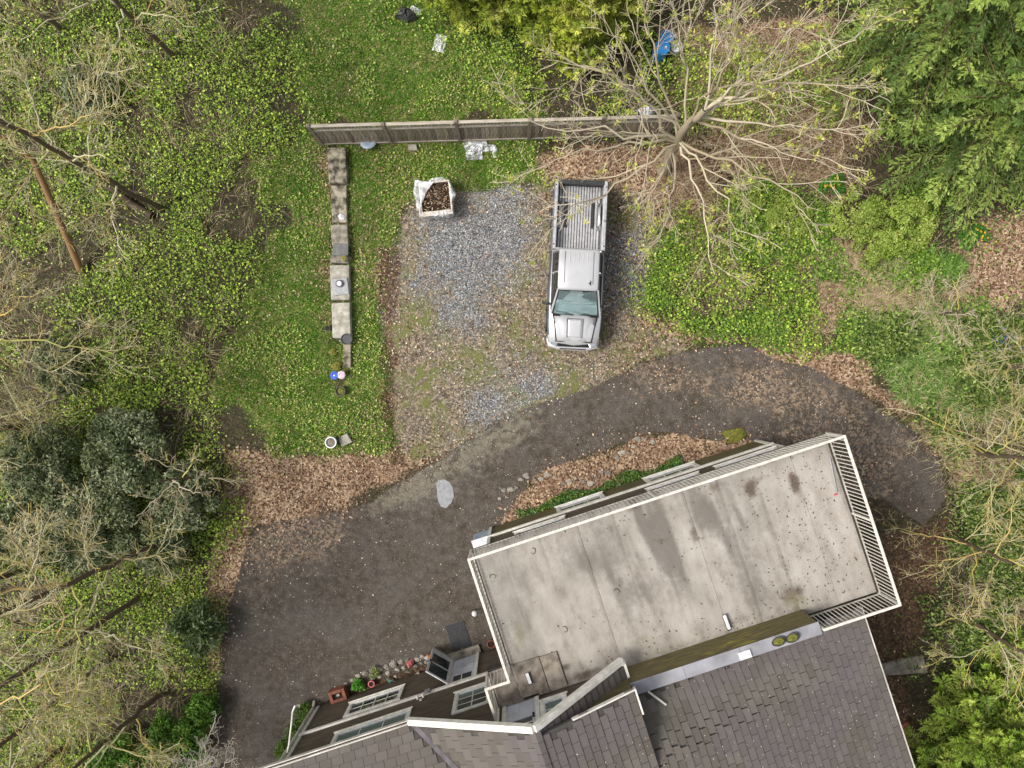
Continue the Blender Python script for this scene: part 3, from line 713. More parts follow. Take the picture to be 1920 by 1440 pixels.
def window(u0, u1, z0, z1, v, nx, nz, glass, trim='white_paint', split=True):
    t = .11
    mb = MB()
    mb.bx(u0 - t, u1 + t, v + .005, v + .07, z0 - t, z0); mb.bx(u0 - t, u1 + t, v + .005, v + .06, z1, z1 + t)
    mb.bx(u0 - t, u0, v + .005, v + .06, z0, z1); mb.bx(u1, u1 + t, v + .005, v + .06, z0, z1)
    w = hb(mb, 'window', M[trim])
    mb = MB(); mb.bx(u0 - t - .04, u1 + t + .04, v + .07, v + .10, z0 - t - .02, z0 - t + .03); mb.build('sill', M[trim], w, OFF)
    mb = MB(); mb.bx(u0, u1, v + .012, v + .022, z0, z1); mb.build('pane', M[glass], w, OFF)
    mb = MB()
    for i in range(1, nx): 
        u = u0 + (u1 - u0) * i / nx; mb.bx(u - .014, u + .014, v + .0225, v + .035, z0, z1)
    for j in range(1, nz):
        z = z0 + (z1 - z0) * j / nz; mb.bx(u0, u1, v + .0235, v + .033, z - .014, z + .014)
    if mb.v: mb.build('muntin', M['white_paint'], w, OFF)
    s = .035; mb = MB()
    mb.bx(u0, u0 + s, v + .0225, v + .045, z0, z1); mb.bx(u1 - s, u1, v + .0225, v + .045, z0, z1); mb.bx(u0 + s, u1 - s, v + .0225, v + .045, z0, z0 + s); mb.bx(u0 + s, u1 - s, v + .0225, v + .045, z1 - s, z1)
    mb.build('sash', M['plastic_white'], w, OFF)
    return w
window(-8.15, -6.50, .95, 1.72, WV, 4, 2, 'glass_dark')
window(-8.12, -5.95, 2.97, 4.2, WV, 3, 2, 'glass_teal')
w = window(-4.38, -3.45, 2.92, 4.05, WV, 2, 3, 'glass_dark')
mb = MB(); mb.bx(-4.34, -3.49, WV + .0222, WV + .0234, 2.96, 3.27); mb.build('blind', M['glass_teal'], w, OFF)
window(.20, 1.60, .55, 1.28, -4.4, 3, 1, 'glass_dark'); window(3.25, 4.80, .55, 1.28, -4.4, 3, 1, 'glass_dark')
window(-1.25, .15, 2.35, 3.45, -4.4, 3, 2, 'glass_teal'); window(3.0, 4.45, 2.35, 3.45, -4.4, 3, 2, 'glass_dark'); window(5.2, 6.95, 2.35, 3.45, -4.4, 3, 2, 'glass_dark')
window(-1.83, -1.30, 5.28, 6.15, WV, 1, 2, 'glass_teal')

# entrance door with its opened storm door
d = hb(MB().bx(-4.86, -4.77, WV + .005, WV + .07, .1, 2.0).bx(-3.95, -3.86, WV + .005, WV + .07, .1, 2.0).bx(-4.86, -3.86, WV + .005, WV + .065, 1.93, 2.0), 'entrance_door', M['white_paint'])
mb = MB(); mb.bx(-4.77, -3.95, WV + .006, WV + .03, .1, 1.93)
for (a, b_, c0, c1) in ((-4.68, -4.40, .25, .85), (-4.32, -4.04, .25, .85), (-4.68, -4.04, .98, 1.02)): mb.bx(a, b_, WV + .03, WV + .04, c0, c1)
mb.build('door_leaf', M['door_white'], d, OFF)
mb = MB(); mb.bx(-4.66, -4.06, WV + .0302, WV + .036, 1.45, 1.85); mb.build('pane', M['glass_dark'], d, OFF)
mb = MB(); mb.bx(-4.39, -4.36, WV + .0365, WV + .045, 1.45, 1.85); mb.build('muntin', M['white_paint'], d, OFF)
mb = MB(); mb.bx(-4.9, -3.8, WV + .03, WV + .30, 0, .1); mb.build('threshold', M['concrete'], d, OFF)
sd = link('storm_door', MB().bx(0, .07, -.018, .018, 0, 1.9).bx(.70, .77, -.018, .018, 0, 1.9).bx(.07, .70, -.018, .018, 0, .28).bx(.07, .70, -.018, .018, 1.80, 1.9).bx(.07, .70, -.018, .018, .98, 1.04).mesh('storm_door', M['plastic_white']), house)
sd.location = (-4.80 - HU0, WV + .09 - HV0, .1); sd.rotation_euler = (0, 0, math.radians(132))
MB().bx(.07, .70, -.006, .006, .28, .98).bx(.07, .70, -.006, .006, 1.04, 1.80).build('pane', M['glass_dark'], sd)
MB().bx(.68, .76, -.04, -.018, .95, 1.05).build('handle', M['black_metal'], sd)

# upper door onto the deck
d = hb(MB().bx(-2.98, -2.86, WV + .006, WV + .07, DZ, 6.50).bx(-2.06, -1.95, WV + .006, WV + .07, DZ, 6.50).bx(-2.98, -1.95, WV + .006, WV + .065, 6.50, 6.56), 'deck_door', M['white_paint'])
mb = MB(); mb.bx(-2.86, -2.06, WV + .007, WV + .035, DZ + .04, 6.50)
for (a, b_, c0, c1) in ((-2.78, -2.50, DZ + .14, DZ + .62), (-2.42, -2.14, DZ + .14, DZ + .62), (-2.78, -2.50, DZ + .72, DZ + .98), (-2.42, -2.14, DZ + .72, DZ + .98)): mb.bx(a, b_, WV + .035, WV + .046, c0, c1)
mb.build('door_leaf', M['door_white'], d, OFF)
mb = MB(); mb.bx(-2.76, -2.16, WV + .036, WV + .041, DZ + 1.02, DZ + 1.65); mb.build('pane', M['glass_dark'], d, OFF)
mb = MB(); mb.bx(-2.76, -2.16, WV + .0415, WV + .05, DZ + 1.30, DZ + 1.35); mb.build('muntin', M['white_paint'], d, OFF)
for z in (DZ + .95, DZ + 1.08):
    MB().lathe([(.03, 0), (.034, .03), (.02, .055)], (-2.12, WV + .035, z), 10, 0, Matrix.Rotation(math.radians(-90), 3, 'X')).build('knob', M['black_metal'], d, OFF)
MB().bx(-3.0, -1.92, WV + .03, WV + .13, DZ + .011, DZ + .05).build('threshold', M['plywood'], d, OFF)

# flat deck: slab, edge board, membrane sheets
mb = MB(); mb.bx(-2.42, 7.62, -8.2, -3.96, 4.60, 4.735); mb.bx(5.5, 7.62, -8.43, -8.2, 4.44, 4.735); mb.bx(-3.05, -2.42, -8.2, -7.2, 4.44, 4.735)
hb(mb, 'deck_slab', M['dark_trim'])
mb = MB(); mb.bx(-2.45, 7.65, -3.955, -3.935, 4.60, 4.76); mb.bx(-2.45, -2.425, -7.2, -3.955, 4.60, 4.76); mb.bx(7.625, 7.65, -8.45, -3.955, 4.60, 4.76)
mb.bx(-3.08, -3.055, -8.2, -7.2, 4.42, 4.76); mb.bx(-3.055, -2.45, -7.2, -7.175, 4.42, 4.76)
hb(mb, 'deck_edge', M['dark_trim'])
def gsn(x, y, cx, cy, sx, sy): return np.exp(-((x - cx) / sx) ** 2 - ((y - cy) / sy) ** 2)
def dpx(px, py): return px_uv(px, py, DZ)
seams = [-2.42, -1.72, -.62, .42, 1.45, 2.45, 3.42, 4.42, 5.45, 6.5, 7.62]
for i in range(10):
    a, b_ = seams[i], seams[i + 1] + (.05 if i < 9 else 0)
    v0 = -8.43 if a > 5.4 else -8.25
    us = np.linspace(a, b_, 20); vs = np.linspace(v0, -3.96, 84)
    U, V = np.meshgrid(us, vs)
    e = np.zeros_like(U); e[:, -1] = .02 * (vnoise(vs * 1.2, vs * 0, 60 + i) - .5) * 2; e[:, -2] = e[:, -1] * .6
    if i == 9: e[:] = 0
    Zt = np.full(U.shape, 4.742 + .0035 * (i % 3)) + .010 * (vnoise(U * .9, V * .9, 5, 3) - .5)
    Zt[:, 0] -= .004; Zt[:, -1] += .006; Zt[:, -2] += .004
    st = np.zeros(U.shape + (4,))
    streak = lambda s: np.clip(vnoise(U * 2.7 + .25 * V, V * .3, s, 5) * 2.2 - .85, 0, 1)
    st[..., 0] = 1.35 * streak(7) * np.exp(-((V + 5.4) / 1.3) ** 2) * np.exp(-((U - 2.9) / 2.2) ** 2) + .5 * streak(9) + .35 * np.clip(vnoise(U * .8, V * .8, 19, 4) * 2 - .9, 0, 1)
    for (px, py, sx, sy, k) in ((1195, 960, .13, .55, 1), (1235, 1010, .2, .5, .9), (1330, 960, .2, .5, .7), (1100, 1060, .25, .5, .5), (1190, 1110, .3, .4, .5)):
        cu, cv = dpx(px, py); st[..., 0] += k * gsn(U, V, cu, cv, sx, sy)
    for (px, py, sx, sy, k) in ((1490, 905, .16, .36, 1.05), (1408, 922, .2, .26, .85), (1340, 912, .28, .2, .7), (1240, 1015, .5, .2, .45), (1420, 900, .5, .16, .5), (1130, 975, .3, .3, .4), (1302, 1003, .16, .3, .7), (1265, 960, .14, .4, .5), (1480, 1112, .4, .3, .6), (1500, 1110, .16, .2, .4), (1180, 950, .2, .35, .5), (1005, 1275, .7, .3, .8), (1100, 1262, .5, .12, .5), (1380, 1160, .6, .12, .35), (1060, 1250, .22, .1, .7)):
        cu, cv = dpx(px, py); st[..., 1] += k * gsn(U, V, cu, cv, sx, sy)
    st[..., 1] += .35 * np.exp(-((V - v0) / .25) ** 2)
    for (px, py, sx, sy, k) in ((975, 1190, .25, .5, .7), (1490, 1125, .4, .3, .7), (1210, 1200, .6, .3, .5), (1250, 1220, 1.5, .2, .5), (1530, 1060, .4, .3, .35)):
        cu, cv = dpx(px, py); st[..., 2] += k * gsn(U, V, cu, cv, sx, sy)
    st[..., 3] = 1
    st[:, -2:, 0] += .38 * vnoise(vs * 1.4, vs * 0 + i, 44)[:, None]; st[:, :1, 0] += .3
    v = np.stack([U + e - HU0, V - HV0, Zt], -1).reshape(-1, 3)
    ny, nx = U.shape; idx = np.arange(ny * nx).reshape(ny, nx)
    f = np.stack([idx[:-1, :-1], idx[:-1, 1:], idx[1:, 1:], idx[1:, :-1]], -1).reshape(-1, 4)
    me = np_mesh('roofing_sheet', v, f, M['membrane'], smooth=True)
    at = me.color_attributes.new('stain', 'FLOAT_COLOR', 'POINT'); at.data.foreach_set('color', st.clip(0, 1.5).astype(np.float32).ravel())
    link('roofing_sheet', me, house)
mb = MB(); mb.bx(-3.05, -2.425, -8.24, -7.2, 4.736, 4.746); hb(mb, 'landing_board', M['plywood'])

# railing
path = [(-3.07, -8.2), (-3.07, -7.2), (-2.45, -7.2), (-2.45, -3.92), (7.65, -3.92), (7.65, -8.45), (5.62, -8.45)]
rail_mesh = {}
balm = MB().box((0, 0, .475), (.02, .02, .95)).mesh('baluster', M['white_rail'])
postm = MB().box((0, 0, .51), (.055, .055, 1.02)).mesh('rail_post', M['white_rail'])
for a, b_ in zip(path[:-1], path[1:]):
    A, B = Vector((*a, 0)), Vector((*b_, 0)); L = (B - A).length; d = (B - A) / L
    ext = .03
    hb(MB().bar(A - d * ext + Vector((0, 0, 5.845)), B + d * ext + Vector((0, 0, 5.845 + .001 * (a[0] % 1))), .068, .04), 'top_rail', M['white_rail'], .006)
    hb(MB().bar(A + Vector((0, 0, 4.87)), B + Vector((0, 0, 4.87)), .035, .03), 'bottom_rail', M['grimy_rail'])
    n = int(round(L / .112))
    for i in range(1, n):
        p = A + d * L * i / n
        if abs(i - n / 2) < .5 and L > 3: 
            link('rail_post', postm, house, (p.x - HU0, p.y - HV0, 4.80)); continue
        link('baluster', balm, house, (p.x - HU0, p.y - HV0, 4.86))
    link('rail_post', postm, house, (A.x - HU0, A.y - HV0, 4.80))
link('rail_post', postm, house, (path[-1][0] - HU0, path[-1][1] - HV0, 4.80))

# parapet wall, cap flashing, cheek triangle of the raised roof
v, f, cc = [], [], []
us = np.linspace(.46, 5.5, 60); z = DZ - .02
while z < 5.76:
    t = min(z + .17, 5.76); b0 = len(v)
    for u in us: v += [(u - HU0, WV + .03 - HV0, z), (u - HU0, WV + .006 - HV0, t)]
    mo = lambda u, zz: float(np.clip(np.exp(-((u - 3.3) / 1.15) ** 2) * (.35 + .75 * (zz - DZ)) * 1.3 + .12, 0, 1))
    for u in us: cc += [(mo(u, z),) * 3, (mo(u, t),) * 3]
    f += [(b0 + 2 * i, b0 + 2 * i + 2, b0 + 2 * i + 3, b0 + 2 * i + 1) for i in range(len(us) - 1)]
    z = t
link('parapet_siding', np_mesh('parapet_siding', np.array(v), np.array(f), M['moss_siding'], np.array(cc)), house)
mb = MB(); mb.bx(.44, 5.5, WV - .28, WV - .001, 4.5, 5.755); hb(mb, 'parapet', M['dark_trim'])
mb = MB(); mb.bx(5.5, 5.53, WV - .28, WV + .04, 4.76, 5.76); hb(mb, 'corner_board', M['moss_siding'])
cuts = [.42, 1.9, 3.42, 4.4, 5.56]
for a, b_ in zip(cuts[:-1], cuts[1:]):
    mb = MB(); mb.bx(a + .003, b_ - .003, WV - .29, WV + .045, 5.76, 5.785); hb(mb, 'cap_flashing', M['cap'], .005)
mb = MB(); mb.add([(-1.9, -8.21, 7.28), (.46, -8.21, 5.33), (.46, -8.21, 6.70), (-1.9, -8.30, 7.28), (.46, -8.30, 5.33), (.46, -8.30, 6.70)], [(0, 1, 2), (5, 4, 3), (0, 3, 4, 1), (1, 4, 5, 2), (0, 2, 5, 3)])
hb(mb, 'cheek_wall', M['green_siding'])

# roofs ------------------------------------------------------------
RU = -2.02
zl = lambda u, v: 4.90 + .6 * (-7.83 - v)
zgl = lambda u, v: 7.5 - .77 * (RU - u)
zgr = lambda u, v: 7.5 - .84 * (u - RU)
zup = lambda u, v: 7.5 - .30 * (u - RU)
def zlow(u, v):
    t = min(max((-8.57 - v) / 1.5, 0), 1); t = t * t * (3 - 2 * t)
    return (5.74 - .1 * (u - .5)) * (1 - t) + (6.72 - .252 * (u - .45)) * t
def roof_slab(name, pts, zf, t=.12):
    n = len(pts); top = [(u, v, zf(u, v) - .014) for u, v in pts]; bot = [(u, v, zf(u, v) - t) for u, v in pts]
    mb = MB(); mb.add(top + bot, [tuple(range(n)), tuple(range(2 * n - 1, n - 1, -1))] + [(i, n + i, n + (i + 1) % n, (i + 1) % n) for i in range(n)])
    return hb(mb, name, M['roof_under'])
vu = lambda v: -5.40 + .78 * (-7.83 - v)
roof_slab('roof', [(-10.0, -7.83), (-10.0, -11.2), (vu(-11.2), -11.2), (-5.40, -7.83)], zl)
mb = MB(); mb.slab((-10, -11.2, 6.91), (-10, -14.7, 4.75), (-2.1, -14.7, 4.75), (-2.1, -11.2, 6.91), .1); hb(mb, 'roof', M['shingle_mass'])
roof_slab('roof', [(-5.40, -7.83), (RU, -12.16), (RU, -7.83)], zgl)
roof_slab('roof', [(RU, -7.83), (RU, -8.29), (.42, -8.29), (.42, -7.83)], zgr)
roof_slab('roof', [(RU, -7.98), (RU, -14.7), (.50, -14.7), (.50, -7.98)], zup)
us = np.linspace(.44, 6.9, 24); vs = np.linspace(-14.7, -8.57, 40); mb = MB()
mb.add([(u, v, zlow(u, v) - .03) for v in vs for u in us], [(j * 24 + i, j * 24 + i + 1, (j + 1) * 24 + i + 1, (j + 1) * 24 + i) for j in range(39) for i in range(23)])
mb.slab((.45, -14.7, 5.2), (.45, -8.6, 5.2), (6.9, -8.6, 4.9), (6.9, -14.7, 4.9), .1)
mb.slab((6.45, -8.6, 4.6), (6.45, -8.6, 5.05), (6.45, -14.4, 5.05), (6.45, -14.4, 4.6), .05)
hb(mb, 'roof', M['roof_under'])
mb = MB(); mb.slab((.5, -8.3, 5.3), (.5, -8.3, 6.6), (.5, -14.6, 6.6), (.5, -14.6, 5.3), .06); hb(mb, 'cheek_wall', M['green_siding'])

# shingle tabs: laid course by course, each tab its own piece near the middle of the view, the rest joined
tabs = []
def lay(zf, along, pts_ok, lo, hi, c0, c1, sgn, expo=.2, wid=.33):
    """courses step across the slope from lo to hi; tabs run from c0 to c1. along 'v': slope across u; along 'u': slope across v"""
    k = 0; s = lo
    while s < hi:
        t = c0 - (k % 2) * wid / 2 - (k % 3) * .04
        while t < c1:
            p = (s + expo / 2, t + wid / 2) if along == 'v' else (t + wid / 2, s + expo / 2)
            if pts_ok(*p): tabs.append((p, zf, along, sgn))
            t += wid / (math.sqrt(1 + ((zf(p[0], p[1] + .05) - zf(p[0], p[1] - .05)) / .1) ** 2) if along == 'v' and p[1] < -8.5 else 1)
        s += expo; k += 1
lay(zlow, 'v', lambda u, v: .52 < u < 6.86 and v < -8.66, .52, 6.86, -14.6, -8.6, 1)
lay(zup, 'v', lambda u, v: RU + .1 < u < .48 and v < -8.07, RU + .08, .5, -14.6, -8.1, 1)
lay(zgr, 'v', lambda u, v: RU + .1 < u < .40 and -8.25 < v < -7.9, RU + .08, .42, -8.2, -7.85, 1, .17, .17)
lay(zgl, 'v', lambda u, v: vu(v) + .2 < u < RU - .05 and v < -7.90, -5.5, RU, -12.5, -7.93, -1)
lay(zl, 'u', lambda u, v: u < vu(v) - .2 and v < -7.86, -11.0, -7.80, -9.95, -3, -1)
shm = {}
for al, sg_ in (('v', 1), ('v', -1), ('u', -1)):
    a, b_ = (.245, .320) if al == 'v' else (.320, .245)
    mb = MB(); h0, h1 = .005, .026
    lowx = (lambda x, y: x * sg_ > 0) if al == 'v' else (lambda x, y: y > 0)
    vs_ = [(sx * a / 2, sy * b_ / 2, 0) for sy in (-1, 1) for sx in (-1, 1)] + [(sx * a / 2, sy * b_ / 2, h1 if lowx(sx, sy) else h0) for sy in (-1, 1) for sx in (-1, 1)]
    mb.add(vs_, [(0, 2, 3, 1), (4, 5, 7, 6), (0, 1, 5, 4), (2, 6, 7, 3), (0, 4, 6, 2), (1, 3, 7, 5)])
    shm[(al, sg_)] = mb.mesh('shingle', M['shingle'])
def tab_matrix(p, zf):
    u, v = p; e = .05
    n = Vector((-(zf(u + e, v) - zf(u - e, v)) / (2 * e), -(zf(u, v + e) - zf(u, v - e)) / (2 * e), 1)).normalized()
    x = (Vector((1, 0, 0)) - n * n.x).normalized(); y = n.cross(x)
    R = Matrix((x, y, n)).transposed()
    return R, Vector((u - HU0, v - HV0, zf(u, v) - .012))
def view_px(p, zf):
    w = uv(p[0], p[1]); k = FPX / (CAM_H - zf(*p)); return 960 + w.x * k, 720 - w.y * k
seen = [t for t in tabs if (lambda q: -5 < q[0] < 1925 and q[1] < 1446)(view_px(t[0], t[1]))]
seen_ids = {id(t) for t in seen}
seen.sort(key=lambda t: view_px(t[0], t[1])[1])
own = {id(t) for t in seen[:300]}
rv, rf = [], []
rr = random.Random(5)
for t in tabs:
    p, zf, al, sg_ = t
    R, loc = tab_matrix(p, zf)
    R = R @ Matrix.Rotation(rr.gauss(0, .012), 3, 'Z'); loc = loc + Vector((0, 0, abs(rr.gauss(0, .002))))
    me = shm[(al, sg_)]
    if id(t) in own: link('shingle', me, house, loc, R.to_euler())
    else:
        b0 = len(rv); rv += [tuple(R @ q.co + loc) for q in me.vertices]; rf += [tuple(b0 + i for i in q.vertices) for q in me.polygons]
tag(link('shingle_field', np_mesh('shingle_field', np.array(rv), np.array(rf), M['shingle_mass']), house), kind='stuff')

# ridge caps, valley metal, rakes, gutters, downpipes
cap_me = MB().add([(-.13, -.16, -.075), (0, -.16, .01), (.13, -.16, -.03), (-.13, .16, -.06), (0, .16, .03), (.13, .16, -.01)], [(0, 1, 4, 3), (1, 2, 5, 4), (3, 4, 1, 0), (0, 2, 1), (3, 4, 5)]).mesh('ridge_cap', M['shingle'])
for i in range(22): link('ridge_cap', cap_me, house, (RU - HU0, -8.0 - i * .27 - HV0, 7.515))
n = 8; A = Vector((vu(-7.83), -7.80, 4.91)); B = Vector((vu(-11.2), -11.2, 6.95))
mb = MB(); mb.bar(A, B, .13, .03); hb(mb, 'valley_metal', M['purple_drip'])
for (a, b_) in (((-5.52, 4.83), (RU, 7.515)), ((RU, 7.515), (.46, 5.43))):
    for dv, dz, w_ in ((0, -.02, .10), (.075, -.05, .06)):
        mb = MB(); mb.bar((a[0], -7.80 + dv, a[1] + dz), (b_[0], -7.80 + dv, b_[1] + dz), w_, .15); hb(mb, 'rake_board', M['white_paint'], .006)
mb = MB(); mb.bx(.44, .54, -8.3, -7.8, 5.29, 5.42); hb(mb, 'eave_trim', M['white_paint'])
mb = MB(); mb.bar((RU + .9, -7.97, zup(RU + .9, 0) - .02), (.53, -7.97, zup(.53, 0) - .02), .035, .12); hb(mb, 'rake_board', M['white_paint'])
mb = MB(); mb.bx(.50, .545, -8.62, -7.96, zup(.5, 0) - .12, zup(.5, 0) + .0); hb(mb, 'eave_trim', M['white_paint'])
def gutter(p, q, nm='gutter'):
    p, q = Vector(p), Vector(q); d = (q - p).normalized(); s = d.cross(Vector((0, 0, 1)))
    mb = MB()
    for off_, w_, h_, dz in ((0, .06, .09, -.01), (.045, .03, .12, 0), (-.045, .03, .12, 0)): mb.bar(p + s * off_ + Vector((0, 0, dz)), q + s * off_ + Vector((0, 0, dz)), w_, h_)
    g = hb(mb, nm, M['gutter_white'])
    mb = MB(); mb.bar(p + Vector((0, 0, .036)), q + Vector((0, 0, .036)), .035, .02); mb.build('leaf_debris', M['soil'], g, OFF)
gutter((-10.0, -7.76, 4.86), (-5.36, -7.76, 4.86)); gutter((6.95, -14.6, 5.02), (6.95, -8.55, 5.02))
mb = MB(); mb.tube([(-9.66, WV + .12, 4.5), (-9.66, WV + .10, 4.3), (-9.66, WV + .10, .3), (-9.66, WV + .22, .08)], .045, 8); hb(mb, 'downpipe', M['gutter_white'])
mb = MB(); mb.tube([(.46, -8.2, 5.38), (.52, -8.24, 5.0), (.52, -8.24, 4.80)], .035, 8); hb(mb, 'downpipe', M['gutter_white'])
mb = MB(); mb.bar((.85, -8.56, 5.80), (1.18, -8.98, 5.92), .05, .03); hb(mb, 'flashing_strip', M['gutter_white'])
# gooseneck vent pipe at the eave corner
mb = MB(); pts = [uv_ for uv_ in ((-9.1, -7.75, 4.3), (-8.98, -7.55, 4.32), (-8.72, -7.0, 4.33), (-8.6, -6.72, 4.33), (-8.50, -6.60, 4.30), (-8.42, -6.64, 4.22), (-8.46, -6.72, 4.14))]
mb.tube(pts, [.025, .025, .025, .025, .03, .03, .022], 8); hb(mb, 'gooseneck_lamp', M['gutter_white'])
# twin floodlight and junction box on the facade
fl = hb(MB().bx(-5.52, -5.34, WV + .076, WV + .14, 2.0, 2.17), 'junction_box', M['cap'])
fl = hb(MB().lathe([(.05, 0), (.05, .04)], (-5.62, WV + .02, 2.42), 10, 0, Matrix.Rotation(math.radians(-90), 3, 'X')), 'floodlight', M['white_paint'])
for du in (-.09, .09): MB().lathe([(.03, 0), (.045, .09), (.055, .12)], (-5.62 + du, WV + .07, 2.42), 10, 0, Matrix.Rotation(math.radians(-110), 3, 'X')).build('lamp_head', M['white_paint'], fl, OFF)
# utility cabinet by the garage corner, box lamp
cb = hb(MB().bx(-2.80, -2.26, -4.95, -4.42, .0, 1.05), 'utility_cabinet', M['grey_blue'], .02)
MB().bx(-2.83, -2.23, -4.98, -4.40, 1.051, 1.09).build('cabinet_lid', M['plastic_white'], cb, OFF)
# ------------------------------------------------------------------ pickup truck (front towards -y in its own axes)
f0, r0 = W(1073, 657, .6), W(1091, 337, 1.2)
tl = math.hypot(r0[0] - f0[0], r0[1] - f0[1])
tang = math.atan2(r0[1] - f0[1], r0[0] - f0[0]) - math.pi / 2
truck = empty('pickup_truck', 'silver extended cab pickup truck with an open ribbed bed parked on the gravel', 'pickup truck', ((f0[0] + r0[0]) / 2, (f0[1] + r0[1]) / 2, 0), tang)
TO = (0, 2.72, 0)
def tb(mb, name, mats, bevel=0, smooth=False, parent=truck, seg=2): return mb.build(name, mats, parent, TO, smooth, bevel=bevel, seg=seg)
def sec(y, w, zs, zt, bow=0):
    return [(-w + .05, y, .36), (-w, y, .62), (-w, y, zs - .06), (-w + .05, y, zs), (-w * .6, y, zt), (0, y - bow, zt + .015), (w * .6, y, zt), (w - .05, y, zs), (w, y, zs - .06), (w, y, .62), (w - .05, y, .36)]
mb = MB().loft([sec(.16, .70, .72, .76, .05), sec(.24, .80, .84, .90, .05), sec(.45, .85, .94, 1.00, .03), (sec(.75, .875, 1.0, 1.05)), sec(1.12, .885, 1.05, 1.10), sec(1.9, .89, 1.07, 1.08), sec(3.17, .885, 1.08, 1.09)])
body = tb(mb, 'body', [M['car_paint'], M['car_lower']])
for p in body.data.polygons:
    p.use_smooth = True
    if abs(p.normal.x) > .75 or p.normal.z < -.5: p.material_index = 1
# bonnet with a shut line round it, and the scoop
def hsec(y, w, z): return [(-w, y, z - .035), (-w, y, z), (-w * .55, y, z + .038), (0, y, z + .046), (w * .55, y, z + .038), (w, y, z), (w, y, z - .035)]
mb = MB().loft([hsec(.27, .56, .90), hsec(.45, .585, .975), hsec(.75, .63, 1.03), hsec(1.09, .70, 1.085)])
o = tb(mb, 'bonnet', [M['car_paint'], M['black_metal']])
for p in o.data.polygons: p.use_smooth = p.normal.z > .3
mb = MB()
for s in (-1, 1):
    for a_, b_ in zip(((.570, .28, .918), (.60, .45, .985), (.645, .75, 1.042)), ((.60, .45, .985), (.645, .75, 1.042), (.718, 1.09, 1.097))): mb.bar((s * a_[0], a_[1], a_[2]), (s * b_[0], b_[1], b_[2]), .030, .022)
mb.bar((-.74, 1.105, 1.10), (.74, 1.105, 1.10), .03, .018); mb.bar((-.6, .255, .905), (.6, .255, .905), .03, .03)
tb(mb, 'shut_line', M['black_metal'])
mb = MB().add([(-.25, .98, 1.10), (.25, .98, 1.10), (.23, .38, .985), (-.23, .38, .985), (-.20, .93, 1.150), (.20, .93, 1.150), (.19, .42, 1.035), (-.19, .42, 1.035)], [(3, 2, 1, 0), (4, 5, 6, 7), (0, 1, 5, 4), (1, 2, 6, 5), (2, 3, 7, 6), (3, 0, 4, 7)])
tb(mb, 'bonnet_scoop', M['car_paint'], .03, True, seg=3)
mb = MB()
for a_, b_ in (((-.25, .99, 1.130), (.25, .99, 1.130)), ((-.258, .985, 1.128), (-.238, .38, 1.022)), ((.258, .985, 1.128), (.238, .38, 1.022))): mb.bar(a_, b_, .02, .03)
tb(mb, 'scoop_shade_strip', M['car_lower'])  # dark strips round the scoop stand in for the shading along its edges
# bumper, grille, headlights
mb = MB().loft([[(x, y + d, z) for d, z in ((0, .42), (-.03, .5), (-.03, .62), (.02, .66), (.14, .66), (.14, .42))] for x, y in ((-.86, .30), (-.80, .12), (-.5, .04), (0, .02), (.5, .04), (.80, .12), (.86, .30))])
tb(mb, 'front_bumper', M['car_paint'], .012, True)
tb(MB().bx(-.50, .50, .10, .22, .66, .83), 'grille', M['black_metal'], .01)
for s in (-1, 1): tb(MB().box((s * .64, .19, .76), (.24, .13, .15), Matrix.Rotation(s * .35, 3, 'Z')), 'headlight', M['chrome'], .02)
tb(MB().bx(-.42, .42, .015, .05, .665, .685), 'bumper_pad', M['plastic_black'])
# cab: roof, pillars, glass, inside
RF, RB, RW, BW = 1.86, 3.12, .645, .79
ZT, ZB = 1.69, 1.08
def rsec(y, w, z): return [(-w, y, z - .06), (-w + .012, y, z - .02), (-w + .06, y, z), (-w * .4, y, z + .022), (w * .4, y, z + .022), (w - .06, y, z), (w - .012, y, z - .02), (w, y, z - .06)]
tb(MB().loft([rsec(RF - .03, RW - .03, ZT - .03), rsec(RF + .06, RW, ZT), rsec(2.5, RW + .005, ZT + .012), rsec(RB - .05, RW, ZT), rsec(RB + .02, RW - .02, ZT - .03)]), 'roof', M['car_paint'], 0, True)
mb = MB()
tb(MB().bar((-.45, RF + .18, ZT + .024), (-.45, RB - .08, ZT + .024), .016, .008).bar((.45, RF + .18, ZT + .024), (.45, RB - .08, ZT + .024), .016, .008), 'roof_bead', M['car_lower'])
for x in (-.30, -.16, -.02, .12, .26):
    tb(MB().bar((x, 2.68, ZT + .030), (x, 3.0, ZT + .026), .022, .012), 'roof_rib', M['bed_liner'], .004)
